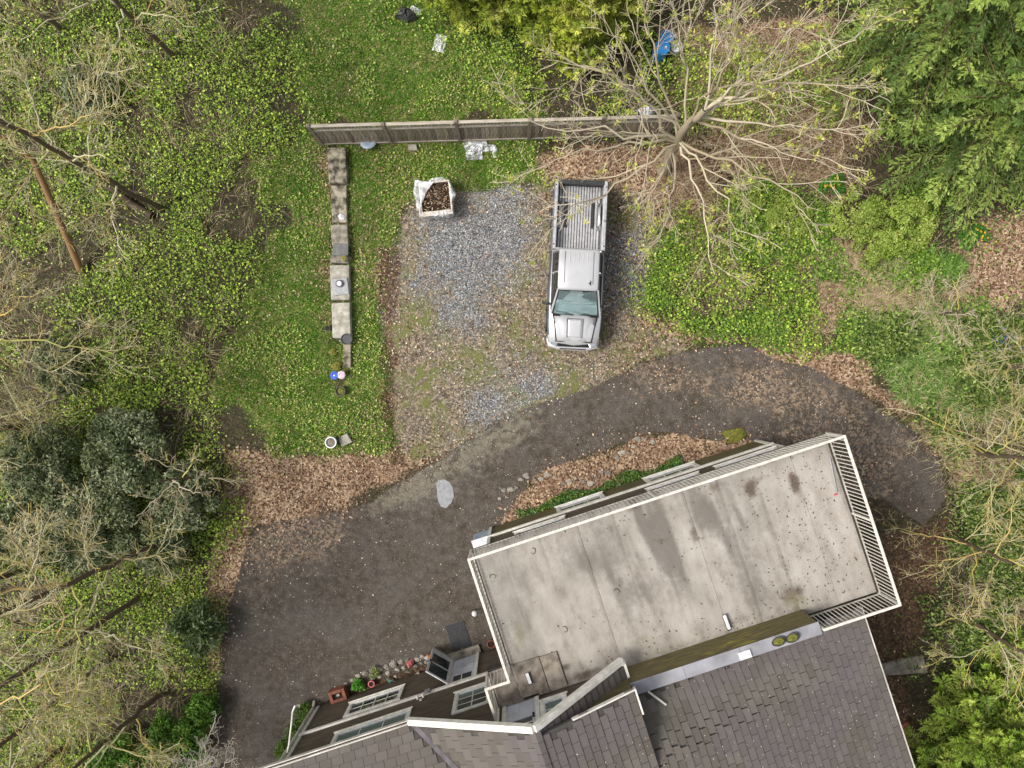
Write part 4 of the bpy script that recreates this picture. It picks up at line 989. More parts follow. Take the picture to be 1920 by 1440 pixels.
for s in (-1, 1):
    tb(MB().bar((s * BW, 1.14, ZB), (s * (RW - .015), RF, ZT - .03), .05, .06), 'pillar', M['car_paint'])
    tb(MB().bar((s * BW, 2.42, ZB), (s * (RW - .005), 2.40, ZT - .03), .03, .09), 'pillar', M['car_paint'])
    tb(MB().bar((s * BW, 3.12, ZB), (s * (RW - .01), 3.07, ZT - .03), .03, .10), 'pillar', M['car_paint'])
    x0, x1 = s * (BW - .012), s * (RW - .012)
    tb(MB().slab((x0, 1.42, ZB + .01), (x0, 2.38, ZB + .01), (x1, 2.37, ZT - .05), (x1, 1.98, ZT - .05), .006), 'side_window', M['tint_glass'])
    tb(MB().slab((x0, 2.46, ZB + .01), (x0, 3.06, ZB + .01), (x1, 3.02, ZT - .05), (x1, 2.45, ZT - .05), .006), 'side_window', M['tint_glass'])
    tb(MB().bar((s * (BW + .008), 1.25, ZB + .005), (s * (BW + .008), 3.14, ZB + .005), .03, .02), 'window_seal', M['plastic_black'])
    tb(MB().bx(s * .893, s * .905, 1.25, 1.262, .5, 1.03).bx(s * .893, s * .905, 2.42, 2.432, .5, 1.03), 'door_gap', M['black_metal'])
    tb(MB().box((s * .905, 2.28, .95), (.03, .16, .035)), 'door_handle', M['plastic_black'], .008)
    mi = tb(MB().box((s * 1.00, 1.45, 1.14), (.20, .07, .15), Matrix.Rotation(s * .25, 3, 'Z')).bar((s * .80, 1.42, 1.10), (s * .94, 1.44, 1.11), .05, .05), 'wing_mirror', M['plastic_black'], .015)
    tb(MB().box((s * .875, 1.5, .50), (.06, 1.9, .12)), 'side_step', M['plastic_black'], .01)
wv = [(-.735, 1.13, ZB + .015), (.735, 1.13, ZB + .015), (.60, RF - .03, ZT - .045), (-.60, RF - .03, ZT - .045)]
mb = MB(); k = 9; top = []; 
for j in range(5):
    for i in range(k):
        t = i / (k - 1); q = j / 4
        a = Vector(wv[0]).lerp(Vector(wv[1]), t); c_ = Vector(wv[3]).lerp(Vector(wv[2]), t); p = a.lerp(c_, q)
        bow = 1 - (2 * t - 1) ** 2; top.append((p.x, p.y - .06 * bow, p.z + .012 * bow))
mb.add(top, [(j * k + i, j * k + i + 1, (j + 1) * k + i + 1, (j + 1) * k + i) for j in range(4) for i in range(k - 1)])
tb(mb, 'windscreen', M['car_glass'], 0, True)
tb(MB().bar((-.74, 1.10, ZB + .02), (.74, 1.10, ZB + .02), .09, .02).bar(wv[0], wv[3], .03, .02).bar(wv[1], wv[2], .03, .02).bar(wv[3], wv[2], .03, .02), 'windscreen_seal', M['black_metal'])
for x0, x1, y1 in ((-.08, -.62, 1.30), (.50, .02, 1.27)): 
    tb(MB().bar((x0, 1.10, ZB + .055), (x1, y1 - .08, ZB + .10), .018, .016).bar((x0 + .05, 1.10, ZB + .05), ((x0 + x1) / 2, 1.10 + (y1 - 1.1) * .5, ZB + .08), .014, .014), 'wiper', M['black_metal'])
tb(MB().slab((-.66, 3.13, ZB), (.66, 3.13, ZB), (.58, 3.09, ZT - .05), (-.58, 3.09, ZT - .05), .006), 'rear_window', M['tint_glass'])
tb(MB().bx(-.74, .74, 1.16, 1.5, 1.06, 1.13).bx(-.7, .7, 1.5, 1.62, .95, 1.10), 'dashboard', M['dash'], .03)
tb(MB().bx(-.75, .75, 1.62, 3.1, .90, 1.09), 'cab_floor', M['plastic_black'])
for s in (-1, 1):
    tb(MB().bx(s * .36 - .24, s * .36 + .24, 1.95, 2.35, 1.09, 1.15).box((s * .36, 2.38, 1.33), (.46, .12, .48), Matrix.Rotation(-.25, 3, 'X')), 'seat', M['seat_cloth'], .03)
tb(MB().lathe([(.17, 0), (.19, .012), (.17, .024)], (.36, 1.72, 1.22), 16, 0, Matrix.Rotation(-.9, 3, 'X')), 'steering_wheel', M['plastic_black'])
# cargo bed
tb(MB().bx(-.72, .72, 3.24, 5.36, .70, .765), 'bed_floor', M['bed_groove'])
for i in range(15):
    x = -.63 + i * .09
    tb(MB().bx(x - .031, x + .031, 3.26, 5.34, .765, .79), 'bed_rib', M['bed_liner'], .005)
for s in (-1, 1):
    mb = MB().loft([[(s * (.885 + dx), y, z) for dx, z in ((-.03, .38), (0, .62), (0, 1.08), (-.012, 1.17), (-.05, 1.20), (-.13, 1.20), (-.155, 1.18), (-.155, .70), (-.155, .38))] for y in (3.21, 3.5, 4.3, 5.1, 5.36, 5.43)] if s > 0 else
                   [[(s * (.885 + dx), y, z) for dx, z in ((-.03, .38), (0, .62), (0, 1.08), (-.012, 1.17), (-.05, 1.20), (-.13, 1.20), (-.155, 1.18), (-.155, .70), (-.155, .38))] for y in (5.43, 5.36, 5.1, 4.3, 3.5, 3.21)])
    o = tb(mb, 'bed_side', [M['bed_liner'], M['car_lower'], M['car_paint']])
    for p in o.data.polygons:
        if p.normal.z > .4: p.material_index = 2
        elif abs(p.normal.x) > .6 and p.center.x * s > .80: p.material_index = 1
    ww = [(.73, .79), (.73, .95), (.66, 1.02), (.60, .99), (.57, .90), (.57, .79)]
    mb = MB().loft([[(s * x * a + s * .73 * (1 - a), y, .79 + (z - .79) * h) for x, z in ww] for y, a, h in ((3.92, .98, .15), (4.02, 1, .75), (4.2, 1, 1), (4.55, 1, 1), (4.73, 1, .75), (4.83, .98, .15))])
    tb(mb, 'wheel_housing', M['chrome'], 0, True)
    tb(MB().loft([[(s * (.70 + dx), 4.375 + .42 * math.cos(a), .80 + .24 * math.sin(a)) for dx in (-.02, .03)] + [(s * (.70 + dx), 4.375 + .34 * math.cos(a), .80 + .17 * math.sin(a)) for dx in (.03, -.02)] for a in np.linspace(.05, 3.09, 14)]), 'housing_lip', M['black_metal'])
    tb(MB().bx(s * .43 - .05, s * .43 + .05, 3.98, 4.82, .79, .83), 'rubber_strip', M['rubber'], .006)
    for y in (3.35, 4.15, 5.25): tb(MB().lathe([(.022, 1.2), (.022, 1.206)], (s * .805, y, 0), 10), 'stake_pocket', M['black_metal'])
    tb(MB().box((s * .80, 5.42, .95), (.12, .04, .30)), 'tail_light', M['red_plastic'], .01)
for y in (.98, 4.36):
    for s in (-1, 1):
        w = tb(MB().lathe([(.24, -.11), (.34, -.11), (.37, -.07), (.37, .07), (.34, .11), (.24, .11)], (s * .80, y, .37), 24, 0, Matrix.Rotation(math.radians(90), 3, 'Y')), 'wheel', M['rubber'], 0, True)
        tb(MB().lathe([(.23, -.02), (.23, .02), (.10, .05), (.04, .05)], (s * .905, y, .37), 18, 0, Matrix.Rotation(math.radians(90 * s), 3, 'Y')), 'rim', M['chrome'], parent=w)
        tb(MB().loft([[(s * .893, y + r * math.cos(a), .37 + r * math.sin(a)) for r in (.40, .45)] + [(s * .915, y + r * math.cos(a), .37 + r * math.sin(a)) for r in (.45, .40)] for a in np.linspace(0, math.pi, 13)]), 'wheel_arch', M['plastic_black'])
tb(MB().bx(-.73, .73, 3.20, 3.245, .6, 1.19), 'bulkhead', M['car_paint'], .008)
tb(MB().bx(-.73, .73, 5.365, 5.43, .55, 1.17), 'tailgate', M['car_lower'], .01)
tb(MB().bx(-.74, .74, 5.30, 5.44, 1.171, 1.205), 'tailgate_cap', M['plastic_black'], .01)
for i in range(11): tb(MB().bx(-.66 + i * .13, -.58 + i * .13, 5.335, 5.364, .80, 1.16), 'tailgate_rib', M['plastic_black'], .005)
tb(MB().bx(-.84, .84, 5.44, 5.50, .45, .60), 'rear_bumper', M['chrome'], .02)
tb(MB().lathe([(.03, 0), (.03, .03)], (.36, 2.06, ZT + .012), 8).bar((.38, 2.0, ZT + .03), (.38, 2.14, ZT + .03), .02, .025), 'aerial_base', M['black_metal'])

# ------------------------------------------------------------------ fence
FA, FB = Vector(W(606, 272)), Vector(W(1248, 253.5))
fl_ = (FB - FA).length; fa = math.atan2(FB.y - FA.y, FB.x - FA.x)
fence = empty('fence', 'weathered brown board fence with a lattice top at the back of the gravel yard', 'fence', FA, fa)
pm = MB().box((0, 0, .9), (.10, .10, 1.8)).mesh('fence_post', M['fence_post']); pcm = MB().box((0, 0, 1.82), (.13, .13, .035), None, 0, .8).mesh('post_cap', M['fence_post'])
bdm = [MB().box((0, 0, .72), (.128, .02, h)).mesh('fence_board', M['fence_wood']) for h in (1.22, 1.2, 1.235)]
nb = 5; bay = fl_ / nb; r = random.Random(3)
for i in range(nb + 1):
    lean = r.gauss(0, .008)
    p = link('fence_post', pm, fence, (i * bay, 0, 0), (lean, lean, 0)); link('post_cap', pcm, p)
for i in range(nb):
    x0, x1 = i * bay + .055, (i + 1) * bay - .055; sag = r.gauss(0, .012)
    n = int((x1 - x0) / .136)
    for j in range(n):
        link('fence_board', r.choice(bdm), fence, (x0 + (j + .5) * (x1 - x0) / n, r.gauss(0, .003), sag + r.gauss(0, .005)), (r.gauss(0, .008), r.gauss(0, .006), r.gauss(0, .02)))
    for z, h, d in ((.12, .09, .05), (1.36, .08, .05), (1.74, .05, .085)):
        link('fence_rail', MB().bx(x0, x1, -d / 2 - .012, d / 2 + .0, z - h / 2 + sag, z + h / 2 + sag).mesh('fence_rail', M['fence_rail']), fence)
    mb = MB(); k = int((x1 - x0) / .11)
    for j in range(k):
        x = x0 + j * .11; mb.bar((x, .006, 1.41 + sag), (x + .06, .006, 1.71 + sag), .03, .008, up=(0, 1, 0)); mb.bar((x + .06, -.006, 1.41 + sag), (x, -.006, 1.71 + sag), .03, .008, up=(0, 1, 0))
    tag(mb.build('lattice_panel', M['fence_rail'], fence), kind='stuff')

# ------------------------------------------------------------------ row of concrete slabs and what stands on it
def quadslab(name, pxs, z0, z1, mat, label, cat, group=None, parent=None, inset=.03):
    ps = [W(x, y, z1)[:2] for x, y in pxs]; ps = ps[::-1]
    cx = sum(p[0] for p in ps) / len(ps); cy = sum(p[1] for p in ps) / len(ps)
    mb = MB().prism([(x - cx, y - cy) for x, y in ps], z0, z1, 0, inset)
    o = mb.build(name, M[mat], None, (0, 0, 0), loc=(cx, cy, 0), bevel=.02)
    return tag(o, label, cat, group)
G = 'concrete slabs in a row beside the lawn'
quadslab('concrete_slab', [(613, 276), (649, 275), (651, 343), (616, 344)], 0, .26, 'mossy_concrete', 'long pale concrete slab at the fence end of the row with dark stains', 'slab', G)
quadslab('concrete_slab', [(620, 347), (650, 346), (651, 418), (622, 418)], 0, .18, 'mossy_concrete', 'dark mossy concrete slab with a white shell lying on it', 'slab', G)
quadslab('concrete_slab', [(619, 421), (652, 420), (653, 460), (622, 460)], 0, .24, 'concrete', 'pale concrete slab just before the dark slate tile', 'slab', G)
quadslab('concrete_slab', [(619, 478), (655, 479), (654, 494), (619, 493)], 0, .22, 'concrete', 'narrow concrete slab below the dark slate tile with a glass jar on it', 'slab', G)
quadslab('concrete_slab', [(618, 496), (655, 496), (656, 563), (620, 563)], 0, .24, 'pale_concrete', 'pale concrete slab under the square grey tile and candle', 'slab', G)
quadslab('concrete_slab', [(621, 567), (656, 566), (658, 638), (623, 634)], 0, .28, 'pale_concrete', 'pale concrete slab next to the dark round pan', 'slab', G)
quadslab('concrete_slab', [(643, 642), (658, 642), (658, 690), (644, 689)], 0, .14, 'mossy_concrete', 'narrow broken slab beside the yellow moss cushions', 'slab', G)
quadslab('slate_tile', [(624, 456), (654, 457), (653, 480), (622, 479)], .245, .30, 'slate', 'dark slate tile lying flat on the row of slabs', 'tile')
quadslab('grey_tile', [(620, 523), (651, 520), (655, 551), (625, 555)], .245, .29, 'grey_tile', 'square light grey tile under a white candle', 'tile')
def lathe_thing(name, px, py, z, prof, mat, label, cat, k=20, parts=(), group=None):
    x, y, _ = W(px, py, z)
    e = empty(name, label, cat, (x, y, z), 0, group) if parts else None
    if e is None: return tag(MB().lathe(prof, (0, 0, 0), k).build(name, M[mat], None, smooth=False, loc=(x, y, z)), label, cat, group)
    MB().lathe(prof, (0, 0, 0), k).build(parts[0], M[mat], e)
    return e
e = lathe_thing('candle_dish', 637, 532, .292, [(.10, 0), (.125, .03), (.125, .05), (.10, .05), (.095, .03)], 'plastic_black', 'round white candle in a dark dish on the square grey tile', 'candle', parts=('dish',))
MB().lathe([(.085, .03), (.09, .07), (.07, .085)], (0, 0, 0), 18).build('candle', M['plastic_white'], e)
e = lathe_thing('glass_jar', 648, 486, .225, [(.08, 0), (.1, .03), (.1, .16), (.075, .2)], 'pale_concrete', 'small pale jar on the narrow slab below the slate tile', 'jar', parts=('jar_body',))
MB().lathe([(.06, .2), (.085, .205), (.085, .23), (.05, .235)], (0, 0, 0), 16).build('lid', M['moss'], e)
e = lathe_thing('round_pan', 650, 636, .285, [(.16, 0), (.185, .04), (.19, .05), (.17, .05), (.155, .015)], 'plastic_black', 'dark blue-black round pan with a thin handle at the end of the slabs', 'pan', parts=('pan_body',))
MB().bar((-.18, 0, .045), (-.36, .02, .05), .025, .015).build('handle', M['plastic_black'], e)
e = lathe_thing('small_pot', 616, 616, 0, [(.06, 0), (.085, .14), (.095, .15), (.075, .15), (.065, .11)], 'plastic_black', 'small dark pot in the grass beside the last pale slab', 'pot', parts=('pot_body',))
MB().lathe([(.068, .11), (.04, .125)], (0, 0, 0), 12).build('soil', M['soil'], e)
e = lathe_thing('ring_pot', 641, 733, 0, [(.12, 0), (.16, .2), (.17, .22), (.145, .22), (.13, .14)], 'plastic_black', 'round dark pot of dead leaves standing alone in the lawn', 'pot', parts=('pot_body',))
MB().lathe([(.135, .15), (.08, .18), (.02, .19)], (0, 0, 0), 14).build('soil', M['dry_soil'] if 'dry_soil' in M else M['moss'], e)
e = lathe_thing('stone_urn', 625, 828, 0, [(.13, 0), (.15, .08), (.13, .14), (.17, .30), (.195, .34), (.195, .37), (.155, .37), (.14, .28)], 'plastic_white', 'white rimmed round urn at the edge of the fallen leaves', 'urn', 26, parts=('urn_body',))
MB().lathe([(.145, .30), (.08, .33), (.02, .335)], (0, 0, 0), 16).build('soil', M['concrete'], e)
quadslab('paving_block', [(634, 822), (650, 812), (661, 829), (641, 838)], 0, .16, 'pale_concrete', 'pale paving block lying against the white urn', 'paving block')
quadslab('paving_block', [(765, 270), (781, 270), (783, 281), (766, 282)], 0, .12, 'pale_concrete', 'small pale paving block lying in the grass below the fence', 'paving block')
# shell, moss, pinwheels
mb = MB(); pts = [(-.12, .03, .02), (-.02, .12, .03), (.12, .04, .02), (.10, -.08, .01), (-.04, -.10, .01), (0, 0, .07)]
mb.add(pts, [(0, 4, 5), (4, 3, 5), (3, 2, 5), (2, 1, 5), (1, 0, 5)]); tag(mb.build('shell', M['plastic_white'], loc=W(640, 407, .185), bevel=.008), 'white shell lying on the dark mossy slab', 'shell')
def blob(name, px, py, z, r, hgt, mat, label, cat, seed, group=None, k=14, flat=.7):
    x, y, _ = W(px, py, z); rr = np.random.default_rng(seed); mb = MB(); rings = []
    for j in range(6):
        t = j / 5; a = t * math.pi / 2
        rings.append([(r * math.cos(a) * (1 + .25 * math.sin(3 * i / k * 6.283 + seed) + rr.normal(0, .10)) * math.cos(6.283 * i / k), r * flat * math.cos(a) * (1 + .2 * math.sin(2 * i / k * 6.283 + seed) + rr.normal(0, .10)) * math.sin(6.283 * i / k), hgt * math.sin(a) * (1 + rr.normal(0, .12))) for i in range(k)])
    mb.loft(rings); return tag(mb.build(name, M[mat], loc=(x, y, z), smooth=(mat == 'moss')), label, cat, group)
for i, (px, py, r_, lb) in enumerate(((626, 660, .17, 'yellow green moss cushion nearest the round pan'), (633, 687, .22, 'largest yellow moss cushion beside the narrow broken slab'), (649, 697, .11, 'smallest moss cushion next to the pink pinwheel'), (1376, 818, .42, 'bright moss patch at the driveway edge by the garage corner'))):
    blob('moss_cushion', px, py, 0, r_, .12 if r_ < .3 else .05, 'moss', lb, 'moss', 4 + i)
def pinwheel(px, py, mats, label, n=8, r_=.13):
    x, y, _ = W(px, py, .3); e = empty('pinwheel', label, 'garden ornament', (x, y, 0))
    MB().bar((0, 0, 0), (0, 0, .3), .012, .012).build('stake', M['black_metal'], e)
    pts = [(0, -.015, .30), (r_, -.05, .32), (r_ * 1.05, .03, .30), (r_ * .5, .05, .34), (0, .015, .31)]
    for i in range(n): MB().add(pts, [(0, 1, 2, 3, 4)]).build('petal', M[mats[i % len(mats)]], e, rot=(0, 0, i * 6.283 / n))
    MB().lathe([(.03, .30), (.03, .345)], (0, 0, 0), 10).build('hub', M['plastic_white'], e)
M['flower_blue'] = simple('blue_petal', (.03, .08, .5), (.06, .16, .65), 9, .5); M['flower_pink'] = simple('pink_petal', (.6, .3, .42), (.75, .48, .58), 9, .5)
pinwheel(627, 704, ['flower_blue'], 'blue pinwheel ornament at the end of the slab row'); pinwheel(640, 703, ['flower_pink', 'plastic_white'], 'pink and white pinwheel beside the blue one')

# ------------------------------------------------------------------ wrapped crate of dead leaves
cx, cy, _ = W(817, 371, .5)
crate = empty('wrapped_crate', 'pale open crate full of brown leaves wrapped in clear plastic sheet', 'crate', (cx, cy, 0), math.radians(6))
HW, HH = .52, .62
for nm, b_ in (('crate_side', (-HW, -HW + .05, -HW, HW)), ('crate_side', (HW - .05, HW, -HW, HW)), ('crate_side', (-HW + .05, HW - .05, -HW, -HW + .05)), ('crate_side', (-HW + .05, HW - .05, HW - .05, HW))):
    MB().bx(*b_, 0, HH).build(nm, M['cardboard'], crate, bevel=.006)
MB().bx(-HW, HW, -HW - .09, -HW + .06, HH + .004, HH + .02).build('crate_flap', M['cardboard'], crate, rot=(-.0, 0, 0))
g = np.linspace(-HW + .05, HW - .05, 22); U, V = np.meshgrid(g, g); Zs = .44 + .09 * vnoise(U * 6 + 9, V * 6, 3) + .05 * vnoise(U * 20, V * 20, 6)
idx = np.arange(484).reshape(22, 22)
link('leaf_fill', np_mesh('leaf_fill', np.stack([U, V, Zs], -1).reshape(-1, 3), np.stack([idx[:-1, :-1], idx[:-1, 1:], idx[1:, 1:], idx[1:, :-1]], -1).reshape(-1, 4), M['soil']), crate)
n = 700; xy = RNG.uniform(-HW + .07, HW - .07, (n, 2)); p3 = np.stack([xy[:, 0], xy[:, 1], RNG.uniform(.47, .60, n)], -1); dd = rdir(n); dd[:, 2] = RNG.normal(0, .4, n)
vv, ff, cc = leaf_quads(p3, dd, np.stack([RNG.normal(0, .5, n), RNG.normal(0, .5, n), np.ones(n)], -1), RNG.uniform(.05, .15, n), RNG.uniform(.015, .04, n), pal(n, [(.04, .02, .012), (.09, .045, .025), (.02, .012, .008), (.36, .25, .15), (.5, .40, .28)], .25))
tag(link('dead_leaves', np_mesh('dead_leaves', vv, ff, M['dry_leaf'], cc), crate), kind='stuff')
# crumpled wrap: skirt round the crate and a fold over one corner
rings = []; K = 72; rr = np.random.default_rng(8)
for j, (z, ex) in enumerate(((.01, .10), (.2, .13), (.4, .14), (.55, .15), (.66, .12), (.70, .04), (.655, -.02))):
    ring = []
    for i in range(K):
        a = 6.283 * i / K; c_, s_ = math.cos(a), math.sin(a); q = 1 / max(abs(c_), abs(s_))
        rad = q ** .82 * HW + ex * (.6 + .4 * math.sin(5 * a + .3 * j)) + .022 * math.sin(11 * a + .5 * j) + rr.normal(0, .006)
        if 2.2 < a < 3.6: rad += .07 * (ex > 0)
        if 4.5 < a < 5.0: rad += .06 * (ex > 0)
        ring.append((rad * c_, rad * s_, z + rr.normal(0, .012)))
    rings.append(ring)
MB().loft(rings, caps=False).build('plastic_wrap', M['wrap'], crate)
mb = MB(); pts = [(-.50, .50, .66), (.02, .50, .66), (-.12, .36, .645), (-.30, .16, .64), (-.42, -.12, .64), (-.50, -.2, .66), (-.36, .36, .70)]
mb.add(pts, [(0, 6, 1), (1, 6, 2), (2, 6, 3), (3, 6, 4), (4, 6, 5), (5, 6, 0)]); mb.build('wrap_fold', M['wrap'], crate)

# ------------------------------------------------------------------ crumpled sheets and bags
def sheet(name, px, py, w, d, h, seed, mat, label, cat, rot=0, keep=None):
    x, y, _ = W(px, py, 0); n = 34
    u = np.linspace(-1, 1, n); U, V = np.meshgrid(u, u)
    rag = 1 + .25 * (vnoise(np.arctan2(V, U) * 2 + 9, U * 0 + seed, seed, 3) - .5)
    Zs = .02 + h * np.abs(vnoise(U * 2.6 + 5, V * 2.6, seed, 4) - .45) * 2 * np.clip(1.15 - np.maximum(abs(U), abs(V)), .1, 1)
    X, Y = U * w / 2 * rag, V * d / 2 * rag
    idx = np.arange(n * n).reshape(n, n); q = np.stack([idx[:-1, :-1], idx[:-1, 1:], idx[1:, 1:], idx[1:, :-1]], -1)
    if keep is not None: q = q[keep(U[:-1, :-1], V[:-1, :-1])]
    return tag(link(name, np_mesh(name, np.stack([X, Y, Zs], -1).reshape(-1, 3), q.reshape(-1, 4), M[mat], smooth=False), None, (x, y, 0), (0, 0, rot)), label, cat)
sheet('plastic_sheet', 901, 282, 1.05, .62, .20, 4, 'tarp', 'crumpled silver plastic sheet lying in the grass below the fence', 'plastic sheet', .1, lambda U, V: ~((V < -.25) & (U > .05) & (U < .72)) & ~((V > .5) & (U > .4)))
sheet('white_bag', 825, 82, .40, .58, .22, 7, 'plastic_white', 'crumpled white plastic bag on the lawn beyond the fence', 'bag', -.25)
blob('bin_bag', 762, 30, 0, .34, .34, 'plastic_black', 'shiny black bin bag by the conifer hedge', 'bin bag', 3)
sheet('white_bag', 778, 22, .38, .3, .3, 9, 'plastic_white', 'small white bag lying against the black bin bag', 'bag', -.5)
blob('white_sack', 1213, 211, 0, .30, .36, 'plastic_white', 'full white sack standing behind the fence under the bare tree', 'sack', 12, k=18, flat=.75)
def drum(px, py, r_, h, mat, lidm, label, name='drum'):
    x, y, _ = W(px, py, h); e = empty(name, label, name, (x, y, 0))
    MB().lathe([(r_ * .92, 0), (r_, .04), (r_, h * .33), (r_ * 1.03, h * .36), (r_, h * .39), (r_, h * .9), (r_ * 1.04, h * .94), (r_ * 1.04, h), (r_ * .92, h), (r_ * .9, h - .04)], (0, 0, 0), 22).build('shell', M[mat], e, smooth=False)
    MB().lathe([(.035, h - .04), (.035, h + .01)], (r_ * .5, 0, 0), 10).build('bung', M[lidm], e)
drum(1242, 88, .24, .62, 'blue_plastic', 'plastic_white', 'blue plastic drum nearest the fence under the bare tree'); drum(1252, 68, .22, .6, 'blue_plastic', 'plastic_white', 'second blue drum farther from the fence than the first')
e = drum(1268, 86, .19, .34, 'plastic_white', 'cap', 'white bucket beside the two blue drums', 'bucket')
x, y, _ = W(1184, 214, .1); e = empty('cinder_block', 'pale hollow block behind the fence next to the white sack', 'block', (x, y, 0), .05)
MB().bx(-.2, .2, -.1, -.07, 0, .19).bx(-.2, .2, .07, .1, 0, .19).bx(-.2, -.165, -.07, .07, 0, .19).bx(.165, .2, -.07, .07, 0, .19).bx(-.018, .018, -.07, .07, 0, .19).build('block_shell', M['pale_concrete'], e)
MB().bx(-.165, .165, -.07, .07, 0, .05).build('soil', M['soil'], e)
x, y, _ = W(690, 268, .25)
e = empty('leaning_disc', 'blue-grey round lid leaning against the fence boards', 'lid', (x, y, 0))
R = Matrix.Rotation(math.radians(-28), 3, 'X')
MB().lathe([(.24, 0), (.26, .01), (.26, .035), (.22, .05), (.12, .055)], (0, 0, .2), 26, 0, R).build('lid_disc', M['grey_blue'], e, smooth=False)
MB().box(R @ Vector((0, 0, .075)) + Vector((0, 0, .2)), (.12, .03, .03), R).build('handle', M['cap'], e)
x, y, _ = W(1222, 116, .05)
tag(MB().tube([(-.18, -.07, .03), (.18, .07, .03)], .025, 10).build('white_pipe', M['plastic_white'], loc=(x, y, 0)), 'short white pipe on the soil between fence and blue drums', 'pipe')

# ------------------------------------------------------------------ by the front door and along the facade
def quv(px, py, z=0): return uv(*px_uv(px, py, z))
p = Vector(W(861, 1196)); e = tag(MB().bx(-.33, .33, -.52, .52, .004, .018).build('door_mat', M['mat_black'], loc=p, rot=(0, 0, HA), bevel=.004), 'black rubber mat on the asphalt outside the storm door', 'mat')
mb = MB()
for i in range(9): mb.bx(-.30, .30, -.46 + i * .115 - .02, -.46 + i * .115 + .02, .018, .022)
mb.build('mat_rib', M['rubber'], e)
x, y, _ = W(890, 1150, .4); e = empty('path_light', 'white globe light on a short post beside the deck', 'garden light', (x, y, 0))
MB().lathe([(.02, 0), (.02, .34)], (0, 0, 0), 10).build('post', M['black_metal'], e); MB().lathe([(.04, .33), (.085, .37), (.10, .43), (.08, .49), (.03, .52)], (0, 0, 0), 18).build('globe', M['plastic_white'], e, smooth=True)
x, y, _ = W(633, 1305, .35); e = empty('box_planter', 'square terracotta box planter in front of the ground floor window', 'planter', (x, y, 0), HA)
for b_ in ((-.28, -.17, -.2, .2), (.17, .28, -.2, .2), (-.17, .17, -.2, -.10), (-.17, .17, .10, .2)): MB().bx(*b_, 0, .38).build('planter_side', M['terracotta'], e, bevel=.012)
MB().bx(-.17, .17, -.10, .10, 0, .30).build('soil', M['soil'], e); MB().box((.02, .02, .33), (.10, .07, .05)).build('twig', M['fence_rail'], e)
def pot(px, py, r_, h, mat, label):
    x, y, _ = W(px, py, h); e = empty('flower_pot', label, 'pot', (x, y, 0))
    MB().lathe([(r_ * .7, 0), (r_, h * .85), (r_ * 1.12, h * .86), (r_ * 1.12, h), (r_ * .85, h), (r_ * .8, h * .8)], (0, 0, 0), 18).build('pot_body', M[mat], e); MB().lathe([(r_ * .82, h * .8), (r_ * .3, h * .86)], (0, 0, 0), 14).build('soil', M['soil'], e)
pot(696, 1283, .10, .2, 'pink_paint', 'small red pot next to the bright green tuft by the window'); pot(921, 1208, .13, .24, 'terracotta', 'terracotta pot half under the deck near the door')
blob('pink_ornament', 770, 1243, 0, .12, .28, 'pink_paint', 'pink rounded garden ornament among the stones by the storm door', 'ornament', 31, k=16, flat=.85)
blob('orange_ornament', 805, 1229, 0, .09, .2, 'orange_paint', 'orange ornament at the storm door end of the stone bed', 'ornament', 33, k=16, flat=.8)
blob('white_stone', 801, 1233, 0, .09, .1, 'plastic_white', 'white stone touching the orange ornament', 'stone', 35)
mb = MB(); mb.add([(0, 0, .12), (.22, .03, .18), (.06, .05, .2), (-.16, .14, .17), (-.02, -.06, .16), (.03, .02, .10)], [(0, 1, 2), (0, 2, 3), (0, 3, 4), (5, 2, 1), (5, 3, 2)]); x, y, _ = W(733, 1275)
tag(mb.build('bird_ornament', M['teal_paint'], loc=(x, y, 0)), 'teal bird shaped ornament in the stone bed', 'ornament')
x, y, _ = W(783, 1266, .1); tag(MB().box((0, 0, .05), (.2, .12, .08)).box((.06, .05, .12), (.08, .08, .08)).build('pale_ornament', M['pale_concrete'], loc=(x, y, 0), rot=(0, 0, .5), bevel=.02), 'pale broken ornament close to the wall near the storm door', 'ornament')
stones = [(672, 1268, .1), (684, 1262, .12), (697, 1258, .1), (711, 1254, .13), (725, 1250, .11), (738, 1246, .14), (752, 1241, .11), (763, 1238, .09), (783, 1236, .12), (792, 1231, .1), (745, 1255, .09), (757, 1252, .08), (728, 1262, .10), (712, 1268, .09), (700, 1271, .08), (779, 1248, .09), (790, 1243, .08), (742, 1268, .07), (649, 1283, .09), (660, 1275, .08), (640, 1289, .07), (764, 1259, .08), (800, 1241, .1), (810, 1238, .08)]
for i, (px, py, r_) in enumerate(stones): blob('garden_stone', px, py, 0, r_, r_ * .8, 'rock', 'small pale rounded stone in the narrow bed along the brown facade', 'stone', 100 + i, 'stones edging the bed along the facade', k=9)
for i in range(26):
    u = -1.6 + i * .22; q = uv(u, -3.55 + .12 * math.sin(i * 1.7) + .35 * math.sin(i * .33)); kx = FPX / CAM_H
    if u > 3.9: continue
    blob('edging_stone', 960 + q.x * kx, 720 - q.y * kx, 0, .07 + .03 * ((i * 7) % 3), .07, 'rock', 'rough grey stone edging the leafy bed below the garage wall', 'stone', 200 + i, 'stones edging the bed below the garage wall', k=8)
quadslab('concrete_path', [(1644, 1247), (1732, 1228), (1742, 1262), (1656, 1268)], 0, .12, 'concrete', 'grey concrete path stub running from the house towards the cedar', 'path')
quadslab('wooden_board', [(1692, 1360), (1704, 1352), (1710, 1378), (1694, 1384)], 0, .06, 'terracotta', 'short reddish board lying between the roof gutter and the cedar', 'board')

